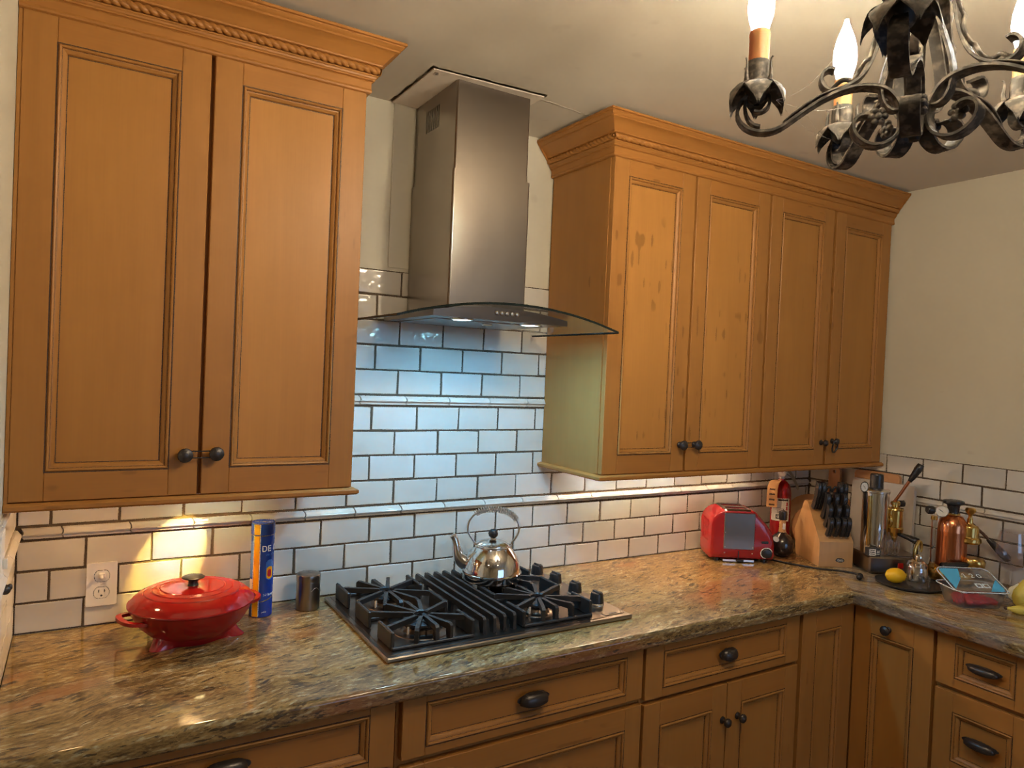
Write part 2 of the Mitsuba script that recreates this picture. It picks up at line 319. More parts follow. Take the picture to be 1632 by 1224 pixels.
def rails(parent, fm, u0, u1, z0, phase):
    prof = [(.0016, 0.0065), (.0016, -.0015), (.003, -.004), (.006, -.0052), (.009, -.0055), (.0108, -.005), (.0112, -.0095), (.0130, -.0125), (.0152, -.0128), (.0176, -.0112), (.0200, -.0085), (.0230, -.0068), (.0265, -.0052), (.0288, -.0030), (.0296, -.001), (.0296, .0065)]
    k0 = math.floor((u0 - phase) / pw); u = phase + k0 * pw
    while u < u1 - .006:
        a, b = max(u, u0) + .0016, min(u + pw, u1) - .0016
        if b - a > .008:
            n = len(prof); wob = [0.0026 * math.sin(i * 0.8) for i in range(n)]
            v = [(a + w, d, z) for (z, d), w in zip(prof, wob)] + [(b + w, d, z) for (z, d), w in zip(prof, wob)]
            f = []
            for i in range(n - 1): f += [(i, n + i, n + i + 1), (i, n + i + 1, i + 1)]
            f += [(0, k + 1, k) for k in range(1, n - 1)][::-1] + [(n, n + k, n + k + 1) for k in range(1, n - 1)]
            vv = np.array([(p[0], p[1], p[2] + z0 + .0021) for p in v])
            vv = (fm @ np.c_[vv, np.ones(len(vv))].T).T[:, :3]
            add('rail_tile', trimesh.Trimesh(vv, np.array(f), process=False), 'mat_tile%d' % rng.randrange(4), parent, 25)
        u += pw
PH = {'I': .0575, 'H': .1335, 'G': .0585, 'F': .1334, 'E': .0497, 'D': .1306, 'C': .0514, 'B': .1342, 'A': .0568, 'A1': .1341, 'A2': .0553, 'A3': .1340}
add('grout', [box(XL - .002, XR + .002, .0028, .01, 0, L[6]), box(.70, 1.68, .0028, .01, L[6], L[14])], 'mat_grout', back)
fm = BACK(0)
for r, k in (('I', 0), ('H', 1), ('G', 2), ('F', 4), ('E', 5)): tiles(back, fm, XL, XR - .002, L[k], L[k + 1], PH[r])
for r, k in (('D', 6), ('C', 7), ('B', 9), ('A', 10), ('A1', 11), ('A2', 12), ('A3', 13)): tiles(back, fm, .735, 1.66, L[k], L[k + 1], PH[r])
rails(back, fm, XL + .012, XR - .012, L[3], .0065); rails(back, fm, .735, 1.66, L[8], .0097)
fm = RIGHT(XR)
add('grout', mv(box(-.002, 1.5, .0028, .01, 0, L[6]), fm), 'mat_grout', right)
for r, k, p in (('I', 0, .82 - pw * 5), ('H', 1, .7444), ('G', 2, .8238), ('F', 4, .5939), ('E', 5, .3690)): tiles(right, fm, .002, 1.45, L[k], L[k + 1], p)
rails(right, fm, .012, 1.45, L[3], .762)
fm = LEFT(XL)
add('grout', mv(box(-.70, .002, .0028, .01, 0, L[5] + .006), fm), 'mat_grout', left)
for r, k, p in (('I', 0, .02), ('H', 1, .09), ('G', 2, .02), ('F', 4, .09)): tiles(left, fm, -.70, -.002, L[k], L[k + 1], p)
rails(left, fm, -.70, -.012, L[3], .05)
for k in range(5):
    add('edge_tile', mv(trimesh.util.concatenate([box(-.70 + k * .14, -.562 + k * .14, -.006, .0075, 0, .012, .004)]), fm @ M4((0, 0, L[5] + .002))), 'mat_tile1', left)

# ceiling: rough cut-out with a plate round the flue, hairline seam
plate = [(.992, -.003), (.992, -.305), (1.345, -.325), (1.345, -.003)]
add('plate', prism(Polygon(plate), .004, M4((0, 0, CEIL - .005))), 'mat_plate', ceiling)
add('plate_screw', lathe([(0, CEIL - .008), (.006, CEIL - .0075), (.007, CEIL - .005)], 10, (1.01, -.285, 0)), 'mat_chrome', ceiling, True)
add('seam', tube([(1.345 + .02 * k, -.30 + .0022 * k + .002 * math.sin(k * 1.7), CEIL + .001) for k in range(15)], .0028, 6), 'mat_ceiling', ceiling, True)
add('patch', box(1.0, 1.07, -.0005, .004, L[14] + .01, CEIL, .001), 'mat_wall', back)

# ------------------------------------------------------------------ cabinet fronts
MOLD = [(0, -.0185), (.0016, -.0185), (.0020, -.0215), (.0042, -.0238), (.0068, -.0225), (.0078, -.0195), (.0082, -.0172), (.0112, -.0166), (.0150, -.0140), (.0170, -.0122), (.0176, -.0085), (.019, -.0078)]
def front(parent, name, fm, u0, u1, z0, z1, s=.061, st=None, hz=None, pan=None):
    """door or drawer front: rails with stiles, moulding, glaze line and panel as its pieces; local d=-.02 is its face"""
    st = st or s; vert, horiz = 'mat_wood_z', ('mat_wood_y' if abs(fm[0, 0]) < .5 else 'mat_wood_x')
    e = .0015
    d = add(name, mv(trimesh.util.concatenate([box(u0 + s, u1 - s, -.02, 0, z1 - st, z1, .001), box(u0 + s, u1 - s, -.02, 0, z0, z0 + st, .001), box(u0 + s - .01, u1 - s + .01, -.005, -.001, z0 + st - .01, z1 - st + .01)]), fm), horiz, parent)
    for a, b in ((u0, u0 + s), (u1 - s, u1)): add('stile', mv(box(a, b, -.02, 0, z0, z1, e), fm), vert, d)
    add('molding', mv(ring(u0 + s, u1 - s, z0 + st, z1 - st, MOLD), fm), vert, d, 25)
    add('panel', mv(box(u0 + s + .012, u1 - s - .012, -.0082, -.0052, z0 + st + .012, z1 - st - .012), fm), (pan or 'mat_wood_panel') if hz is None else horiz, d)
    g = [ring(u0 + s - .0011, u1 - s + .0011, z0 + st - .0011, z1 - st + .0011, [(0, -.0203), (.0018, -.0203)]), ring(u0 + s + .0181, u1 - s - .0181, z0 + st + .0181, z1 - st - .0181, [(0, -.0086), (.0016, -.0086)]), ring(u0 + s + .0078, u1 - s - .0078, z0 + st + .0078, z1 - st - .0078, [(0, -.0182), (.0009, -.0178)])]
    add('glaze_line', mv(trimesh.util.concatenate(g), fm), 'mat_glaze', d)
    return d
def knob_mesh(r=.0165):
    return lathe([(0.0, .0), (.0105, .0), (.0105, .003), (.006, .006), (.005, .012), (.008, .016), (r * .93, .0185), (r, .022), (r * .93, .0265), (r * .6, .030), (r * .3, .0312), (0, .0315)], 24)
def knob(parent, fm, u, z, r=.0165):
    m = mv(knob_mesh(r), fm @ M4((u, -.02, z), (1, 0, 0), (0, 0, 1), (0, -1, 0)))
    return add('knob', m, 'mat_bronze', parent, 40, label='dark bronze round knob')
def cup_pull(parent, fm, u, z, w=.082, h=.034):
    a = np.linspace(0, np.pi, 25); b = np.linspace(-.35, np.pi * .5, 12); v = []
    for t in b:
        for s in a: v.append((-math.cos(s) * w / 2 * math.cos(max(t, 0)) ** .55 * (1 if t > 0 else 1 + t * .1), -.022 - .023 * math.sin(s) ** .75 * math.cos(max(t, -.3)) ** .6 * (1 if t > 0 else 1.0), math.sin(t) * h * .62))
    n = len(a); f = []
    for i in range(len(b) - 1):
        for j in range(n - 1): q = i * n + j; f += [(q, q + n, q + 1), (q + 1, q + n, q + n + 1)]
    m = trimesh.Trimesh(np.array(v), np.array(f), process=False)
    flange = prism(Point(0, 0).buffer(1, quad_segs=10), .003); flange.apply_scale([w * .58, h * .42, 1])
    flange = mv(flange, M4((0, -.0195, .004), (1, 0, 0), (0, 0, 1), (0, -1, 0)))
    low = ell((0, -.03, -.004), (w * .42, .014, h * .36), 3)
    add('cup_pull', mv(trimesh.util.concatenate([m, flange, low]), fm @ M4((u, 0, z))), 'mat_bronze', parent, 50, label='dark bronze cup pull')

# mouldings swept along a plan path that turns outward corners; offset o grows away from the cabinet
def sweep_plan(path, norms, prof):
    """path: plan points; norms: unit outward normals of its segments; mitred"""
    v, k = [], len(prof)
    for i, p in enumerate(path):
        ns = ([norms[i - 1]] if i > 0 else []) + ([norms[i]] if i < len(norms) else [])
        m = np.sum(ns, axis=0) if len(ns) > 1 else np.array(ns[0], float)
        for o, z in prof: v.append((p[0] + m[0] * o, p[1] + m[1] * o, z))
    f = []
    for i in range(len(path) - 1):
        for j in range(k - 1):
            a = i * k + j; f += [(a, a + k, a + k + 1), (a, a + k + 1, a + 1)]
    f += [(0, j + 1, j) for j in range(1, k - 1)]; e = (len(path) - 1) * k; f += [(e, e + j, e + j + 1) for j in range(1, k - 1)]
    m = trimesh.Trimesh(np.array(v), np.array(f), process=False); m.fix_normals(); return m
CROWN = [(-.015, 1.400), (.006, 1.400), (.010, 1.402), (.0115, 1.406), (.010, 1.410), (.0095, 1.411), (.0095, 1.428), (.0115, 1.430), (.016, 1.431), (.016, 1.434), (.0185, 1.436), (.0195, 1.440), (.0215, 1.4415), (.0215, 1.4445), (.017, 1.447), (.017, 1.463), (.030, 1.466), (.0305, 1.470), (.0335, 1.4725), (.038, 1.479), (.047, 1.489), (.0575, 1.4965), (.0635, 1.4985), (.0635, 1.503), (.068, 1.506), (.0715, 1.511), (.0715, 1.5135), (.0765, 1.5145), (.0765, 1.521), (-.015, 1.521)]
LIGHTRAIL = [(-.012, .372), (.011, .372), (.014, .375), (.0165, .3765), (.0165, .3835), (.013, .386), (.010, .3865), (.006, .389), (-.012, .389)]
def rope(path, r=.0090, pitch=.0185):
    p = np.asarray(path, float); seg = np.linalg.norm(np.diff(p, axis=0), axis=1); t = np.concatenate([[0], np.cumsum(seg)])
    n = int(t[-1] / .0022); q = np.stack([np.interp(np.linspace(0, t[-1], n), t, p[:, i]) for i in range(3)], 1)
    m = tube(q, 1e-6, 14, caps=False); k = 14
    s = np.repeat(np.linspace(0, t[-1], n), k); a = np.tile(np.arange(k) * 2 * np.pi / k, n); d = np.repeat(q, k, 0)
    v = m.vertices - d; v /= np.linalg.norm(v, axis=1, keepdims=True) + 1e-12
    rr = r * (0.62 + 0.46 * np.abs(np.sin(np.pi * s / pitch - a)) ** .7)
    return trimesh.Trimesh(d + v * rr[:, None], m.faces, process=False)

CY = -.325   # carcass face of the wall cabinets, doors stand .02 proud
def wall_cabinet(label, x0, x1, doors, path, norms, ropes, lpath, lnorms):
    c = thing('wall_cabinet', label, 'cabinet')
    add('carcass', box(x0, x1, CY, -.002, .389, 1.405, .001), 'mat_wood_z', c)
    add('crown_molding', sweep_plan(path, norms, CROWN), 'mat_wood_x', c, 22)
    for r in ropes: add('rope_molding', rope(r), 'mat_wood_x', c, True)
    add('light_rail', sweep_plan(lpath, lnorms, LIGHTRAIL), 'mat_wood_x', c, 25)
    out = []
    for i, (u0, u1) in enumerate(doors): out.append(front(c, 'door', BACK(CY), u0, u1, .391, 1.4085, pan='mat_wood_lit' if (len(doors), i) in ((2, 1), (4, 0), (4, 1)) else None))
    return c, out
F_, Rt, Lf = (0, -1), (1, 0), (-1, 0); fy = CY - .016
cabL, dl = wall_cabinet('maple wall cabinet with two tall doors, beside the left wall above the red casserole', XL - .003, .792, [(.066, .4235), (.432, .792)],
    [(XL - .003, fy), (.792, fy), (.792, 0)], [F_, Rt], [[(XL, fy - .0235, 1.455), (.8155, fy - .0235, 1.455)], [(.8155, fy - .0235, 1.455), (.8155, -.002, 1.455)]],
    [(XL - .003, fy), (.792, fy), (.792, 0)], [F_, Rt])
cabR, drs = wall_cabinet('long maple wall cabinet with four doors, right of the range hood', 1.6085, XR - .003, [(1.609, 1.9635), (1.973, 2.3455), (2.357, 2.728), (2.744, 3.116)],
    [(1.6085, 0), (1.6085, fy), (XR - .003, fy)], [Lf, F_], [[(1.585, -.002, 1.455), (1.585, fy - .0235, 1.455)], [(1.585, fy - .0235, 1.455), (XR - .004, fy - .0235, 1.455)]],
    [(1.6085, 0), (1.6085, fy), (XR - .003, fy)], [Lf, F_])
add('side_strip', box(1.6068, 1.6083, CY, CY + .022, .392, 1.40), 'mat_wood_z', cabR)
WF = BACK(CY)
knob(dl[0], WF, .3945, .484); knob(dl[1], WF, .461, .486)
knob(drs[0], WF, 1.941, .482); knob(drs[1], WF, 2.010, .482); knob(drs[2], WF, 2.709, .479, .013); knob(drs[3], WF, 2.779, .484, .013)
def band(x0, x1, z, lab):
    y = CY - .035; r = .0075; pts = []
    for k in range(9): a = math.pi / 2 + math.pi * k / 8; pts.append((x0 + r * math.cos(a), y, z + r * math.sin(a)))
    for k in range(9): a = -math.pi / 2 + math.pi * k / 8; pts.append((x1 + r * math.cos(a), y, z + r * math.sin(a)))
    P = np.array(pts); Q = [];
    for i in range(len(P)): Q += [P[i]]
    add('hair_band', tube(np.array(Q), .0016, 6, closed=True), 'mat_black', None, True, label=lab, cat='elastic band')
band(.3945, .461, .485, 'black elastic band stretched between the two knobs of the left wall cabinet')
band(1.941, 2.010, .482, 'black elastic band stretched between the knobs of the first two doors right of the hood')
a = np.linspace(0, 2 * np.pi, 28, endpoint=False)
add('hair_band', tube(np.stack([2.779 + .016 * np.cos(a), CY - .036 - .006 * np.sin(a), .466 + .026 * np.sin(a)], 1), .003, 8, closed=True), 'mat_black', None, True, label='black elastic ring hanging from the knob of the rightmost wall cabinet door', cat='elastic band')
add('drywall_gap_strip', box(XL - .003, .0655, CY - .018, CY, .389, 1.40), 'mat_wood_z', cabL)

# ------------------------------------------------------------------ base cabinets and worktop
BY, BX = -.62, 2.545          # carcass faces; fronts .02 proud
bf, rf = BACK(BY), RIGHT(BX)
c = thing('base_cabinet', 'maple drawer cabinet under the worktop at the far left, below the red casserole', 'cabinet')
add('carcass', box(XL, .823, BY, -.03, -.80, -.043), 'mat_wood_z', c)
d = front(c, 'drawer', bf, XL + .002, .815, -.193, -.0445, .06, .022, 1); cup_pull(d, bf, .457, -.112)
d = front(c, 'drawer', bf, XL + .002, .815, -.50, -.2075, .06, .06, 1)
d = front(c, 'drawer', bf, XL + .002, .815, -.80, -.512, .06, .06, 1)
c = thing('base_cabinet', 'maple drawer cabinet under the worktop, directly below the gas cooktop', 'cabinet')
add('carcass', box(.825, 1.556, BY, -.03, -.80, -.043), 'mat_wood_z', c)
d = front(c, 'drawer', bf, .833, 1.5515, -.190, -.0445, .059, .0205, 1); cup_pull(d, bf, 1.187, -.118)
d = front(c, 'drawer', bf, .833, 1.5525, -.50, -.2075, .059, .06, 1); d = front(c, 'drawer', bf, .833, 1.5525, -.80, -.512, .059, .06, 1)
c = thing('base_cabinet', 'maple base cabinet with one drawer over two doors, right of the cooktop', 'cabinet')
add('carcass', box(1.5575, 2.236, BY, -.03, -.80, -.043), 'mat_wood_z', c)
d = front(c, 'drawer', bf, 1.5625, 2.228, -.2005, -.0445, .067, .0255, 1); cup_pull(d, bf, 1.892, -.124, .066, .036)
d = front(c, 'door', bf, 1.5625, 1.897, -.80, -.2135, .062, .068); knob(d, bf, 1.881, -.322, .0135)
d = front(c, 'door', bf, 1.9005, 2.2285, -.80, -.2135, .062, .068); knob(d, bf, 1.947, -.3225, .0135)
c = thing('base_cabinet', 'maple corner base cabinet with a folding door meeting in the inner corner of the worktop', 'cabinet')
add('carcass', [box(2.238, BX - .0, BY, -.03, -.80, -.043), box(BX, XR - .03, -.913, -.03, -.80, -.043)], 'mat_wood_z', c)
front(c, 'door', bf, 2.246, 2.5225, -.80, -.0445, .07, .075)
d = front(c, 'door', rf, .6425, .9105, -.80, -.0445, .062, .0905); knob(d, rf, .7636, -.1035, .0165)
c = thing('base_cabinet', 'maple drawer cabinet on the right-hand run, with two dark cup pulls', 'cabinet')
add('carcass', box(BX, XR - .03, -1.50, -.916, -.80, -.043), 'mat_wood_z', c)
d = front(c, 'drawer', rf, .9215, 1.20, -.2135, -.0445, .056, .0305, 1); cup_pull(d, rf, 1.0597, -.131, .088, .024)
d = front(c, 'drawer', rf, .9215, 1.20, -.50, -.2285, .056, .06, 1); cup_pull(d, rf, 1.0597, -.357, .088, .026)
d = front(c, 'drawer', rf, .9215, 1.20, -.80, -.512, .056, .06, 1)
front(c, 'door', rf, 1.207, 1.497, -.80, -.0445, .06, .06)
add('plinth', [box(XL, 2.60, -.56, -.54, -.914, -.80), box(2.60, 2.62, -1.5, -.54, -.914, -.80)], 'mat_wood_x', None, label='recessed maple plinth along the foot of the base cabinets', cat='plinth')
def inset(poly, offs):
    n = len(poly); out = []
    for i in range(n):
        p0, p1, p2 = (np.array(poly[j % n], float) for j in (i - 1, i, i + 1))
        d1, d2 = p1 - p0, p2 - p1; n1, n2 = np.array([-d1[1], d1[0]]) / np.linalg.norm(d1), np.array([-d2[1], d2[0]]) / np.linalg.norm(d2)
        o1, o2 = offs[(i - 1) % n], offs[i]
        A = np.array([n1, n2]); b = np.array([n1 @ p1 + o1, n2 @ p1 + o2]); out.append(np.linalg.solve(A, b))
    return out
poly = [(XL + .001, -.663), (2.48, -.663), (2.48, -1.55), (XR - .001, -1.55), (XR - .001, -.001), (XL + .001, -.001)]
lay = [(-.042, .004), (-.039, .001), (-.035, 0), (-.012, 0), (-.008, .0008), (-.0045, .0026), (-.002, .0055), (-.0006, .009), (0, .0135)]
V, Fc = [], []
for z, o in lay: V += [(*p, z) for p in inset(poly, [o, o, 0, 0, 0, 0])]
n = 6
for i in range(len(lay) - 1):
    for j in range(n): a, b = i * n + j, i * n + (j + 1) % n; Fc += [(a, b, b + n), (a, b + n, a + n)]
top = (len(lay) - 1) * n
tri = lambda o, rev: [(t if not rev else t[::-1]) for t in ((o + 0, o + 1, o + 5), (o + 1, o + 4, o + 5), (o + 1, o + 2, o + 4), (o + 2, o + 3, o + 4))]
Fc += tri(top, False) + tri(0, True)
add('worktop', trimesh.Trimesh(np.array(V), np.array(Fc), process=False), 'mat_granite', None, 40, label='polished gold and brown granite worktop running round the corner', cat='countertop')

# ------------------------------------------------------------------ range hood
hood = thing('range_hood', 'stainless chimney range hood with a curved glass canopy above the cooktop', 'range hood')
def sleeve(x0, x1, y0, z0, z1):
    r = .0065; q = [(math.pi + t * math.pi / 2 / 6) for t in range(7)]
    pl = [(x0, -.001)] + [(x0 + r + r * math.cos(t), y0 + r + r * math.sin(t)) for t in q] + [(x1 - r + r * math.cos(t + math.pi / 2), y0 + r + r * math.sin(t + math.pi / 2)) for t in q] + [(x1, -.001)]
    return prism(Polygon(pl), z1 - z0, M4((0, 0, z0)))
slots = trimesh.util.concatenate([box(1.06, 1.10, -.085 - k * .0125, -.0800 - k * .0125, 1.425, 1.492) for k in range(8)])
fu = add('upper_flue', trimesh.boolean.difference([sleeve(1.0755, 1.3205, -.290, 1.262, 1.5265), slots], engine='manifold'), 'mat_steel', hood, 25, label='upper chimney sleeve with vent slots')
add('slot_shade', box(1.0885, 1.12, -.178, -.076, 1.422, 1.495), 'mat_cap', fu, label='added black backing that stands for shade in the vent slots')  # dark box added inside the sleeve, in place of shade in the slots
add('lower_flue', sleeve(1.0695, 1.3265, -.296, .880, 1.275), 'mat_steel', hood, 25, label='lower chimney sleeve')
gx, gw = 1.192, .348
def gz(x): return .8865 - .0525 * ((x - gx) / gw) ** 2
xs = np.linspace(gx - gw, gx + gw, 41)
def canopy(dz0, dz1, y0, y1):
    v, f = [], []
    for x in xs: v += [(x, y0, gz(x) + dz0), (x, y1, gz(x) + dz1)]
    for i in range(len(xs) - 1): a = 2 * i; f += [(a, a + 2, a + 3), (a, a + 3, a + 1)]
    return trimesh.Trimesh(np.array(v), np.array(f), process=False)
add('canopy', canopy(0, 0, -.482, -.012), 'mat_canopy', hood, True, label='curved clear glass canopy')
def rim_bar(pts, h, t):
    p = np.array(pts); return bar(p, (0, 0, 1), h, t)
edge = [rim_bar([(x, -.482, gz(x)) for x in xs], .0062, .003)] + [rim_bar([(x, y, gz(x)) for y in np.linspace(-.482, -.012, 6)], .0062, .003) for x in (gx - gw, gx + gw)]
add('canopy_edge', edge, 'mat_edge_glass', hood, label='dark polished edge of the glass')
bx0, bx1, bz = .978, 1.412, .8465
xb = np.linspace(bx0, bx1, 25)
prof = [(bx0, bz), (bx1, bz)] + [(x, gz(x) - .004) for x in xb[::-1]]
add('hood_body', prism(prof, .36, M4((0, -.04, 0), (1, 0, 0), (0, 0, 1), (0, -1, 0))), 'mat_steel_dark', hood, label='dark steel hood body')
for k in range(5):
    add('button', mv(lathe([(.0, 0), (.0062, 0), (.0062, .003), (.0048, .0052), (0, .0056)], 16), M4((1.170 + k * .0165, -.3995, .8675), (1, 0, 0), (0, 0, 1), (0, -1, 0))), 'mat_chrome', hood, True)
for k, x in enumerate((1.083, 1.306)):
    lampo = add('lamp', lathe([(.024, bz + .001), (.031, bz + .001), (.031, bz - .003), (.027, bz - .005), (.024, bz - .003)], 28, (x, -.362, 0)), 'mat_chrome', hood, True, label='round hood lamp')
    add('lens', lathe([(0, bz - .004), (.012, bz - .0042), (.025, bz - .0025)], 24, (x, -.362, 0)), 'mat_white', lampo, True, emit=LED)
add('filter', box(1.02, 1.37, -.33, -.06, bz - .003, bz + .001, .001), 'mat_steel', hood, label='grease filter panel')
add('filter_latch', box(1.185, 1.215, -.30, -.285, bz - .009, bz - .002, .002), 'mat_chrome', hood)

# under-cabinet lamps
pk = thing('puck_light', 'small round puck light under the left wall cabinet, above the blue pasta tin', 'light')
add('housing', lathe([(0, .389), (.033, .389), (.034, .3765), (.028, .3725), (.026, .375), (0, .376)], 24, (.50, -.13, 0)), 'mat_chrome', pk, True)
add('lens', lathe([(0, .3615), (.010, .3622), (.019, .3655), (.0245, .3705), (.0262, .3750)], 24, (.50, -.13, 0)), 'mat_white', pk, True, emit=np.array((1.0, .62, .27)) * 260)
pk = thing('puck_light', 'added unseen puck light warming the tiles under the left wall cabinet, nearest the left wall', 'light')  # unseen extra lamp, added to warm the tiles at the left
add('housing', lathe([(0, .389), (.033, .389), (.034, .3785), (.028, .3755), (.026, .377), (0, .378)], 24, (.19, -.17, 0)), 'mat_chrome', pk, True)
add('lens', lathe([(0, .3735), (.014, .3738), (.022, .3750), (.0262, .3770)], 24, (.19, -.17, 0)), 'mat_white', pk, True, emit=np.array((1.0, .60, .26)) * 62)
scene['puck_beam'] = {'type': 'spot', 'intensity': {'type': 'rgb', 'value': [float(x) for x in PUCK]}, 'cutoff_angle': 19.0, 'beam_width': 4.0,
                      'to_world': T().look_at(origin=[.50, -.13, .3600 + H], target=[.432, -.005, .200 + H], up=[0, 1, 0])}
for k, x in enumerate((1.74, 2.06, 2.42)):
    st = thing('strip_light', ('slim warm light bar under the right wall cabinet, nearest the range hood', 'slim warm light bar under the right wall cabinet, above the toaster\'s left', 'slim warm light bar under the right wall cabinet, nearest the fire extinguisher')[k], 'light')
    add('housing', box(x, x + .26, -.115, -.085, .379, .389, .002), 'mat_white_plastic', st)
    add('diffuser', box(x + .008, x + .252, -.111, -.089, .3765, .380), 'mat_white', st, emit=STRIP * (1.0, .8, .35)[k])

# ------------------------------------------------------------------ chandelier
CH, A0 = np.array([0.0, 0.0]), 133      # built round its own axis, then sized and hung
HANG = np.array([[1.2, 0, 0, 1.2442], [0, 1.2, 0, -1.5069], [0, 0, 1.2, 1.1314 - 1.2 * 1.06], [0, 0, 0, 1.0]])
def addc(name, mesh, *a, **k):
    return add(name, mv(trimesh.util.concatenate(mesh) if isinstance(mesh, list) else mesh, HANG), *a, **k)
ch = thing('chandelier', 'wrought iron chandelier with five scrolled arms and flame bulbs on candle sleeves', 'chandelier')
def radial(az, pts, w=0.0):
    a = math.radians(az); e = np.array([math.cos(a), math.sin(a), 0]); s = np.array([-math.sin(a), math.cos(a), 0])
    return np.array([np.r_[CH, 0] + e * r + s * w + np.array([0, 0, z]) for r, z in pts]), s
MAIN = [(.199, 1.082), (.2105, 1.071), (.2130, 1.056), (.2032, 1.0405), (.1832, 1.0325), (.1631, 1.0350), (.1436, 1.0472), (.1197, 1.064), (.096, 1.0768), (.0719, 1.0835), (.0525, 1.0835), (.0362, 1.0785), (.0232, 1.065), (.0165, 1.046), (.0178, 1.0275), (.0275, 1.0145), (.0452, 1.0090), (.0615, 1.0155), (.0712, 1.029), (.0695, 1.0425), (.0585, 1.0480), (.047, 1.0435)]
UPPER = [(.020, 1.292), (.030, 1.262), (.036, 1.225), (.0385, 1.190), (.0430, 1.155), (.0510, 1.122), (.0635, 1.0985), (.0800, 1.0860), (.0975, 1.0815), (.1085, 1.0870), (.1118, 1.0985), (.1060, 1.1075), (.0965, 1.1070)]
LYRE = [(.012, 1.20), (.020, 1.165), (.034, 1.120), (.041, 1.085), (.036, 1.060), (.025, 1.052), (.016, 1.060)]
CURL = [(.203, 1.079), (.2030, 1.061), (.1960, 1.0465), (.1835, 1.0400)]
HOOK = [(.1800, 1.088), (.1735, 1.077), (.1745, 1.066), (.1830, 1.0600), (.1920, 1.0610)]
def leaf(o, az, r0, r1, z0, zdrop, w, t=.0016, up=False, tilt=0):
    """one hammered leaf: ridged, drooping outward"""
    a = math.radians(az); e = np.array([math.cos(a), math.sin(a), 0]); s = np.array([-math.sin(a), math.cos(a), 0]); k = 8; v = []
    for i in range(k + 1):
        q = i / k; r = r0 + (r1 - r0) * (math.sin(q * 1.35) / math.sin(1.35)); z = z0 + (.006 * math.sin(q * 2.6) - zdrop * q ** 2.4)
        hw = w * (0.55 + .75 * math.sin(q * math.pi) ** .8 - .52 * q ** 3) * (1 - q ** 7) + .0012
        for j, sx in enumerate((-1, -.5, 0, .5, 1)): v.append(np.array(o) + e * r + s * hw * sx + np.array([0, 0, z - .0035 * abs(sx) ** 1.5]))
    f = []
    for i in range(k):
        for j in range(4): q = i * 5 + j; f += [(q, q + 1, q + 6), (q, q + 6, q + 5)]
    m = trimesh.Trimesh(np.array(v), np.array(f), process=False); b = m.copy(); b.vertices = b.vertices - np.array([0, 0, t]); b.invert()
    return trimesh.util.concatenate([m, b])
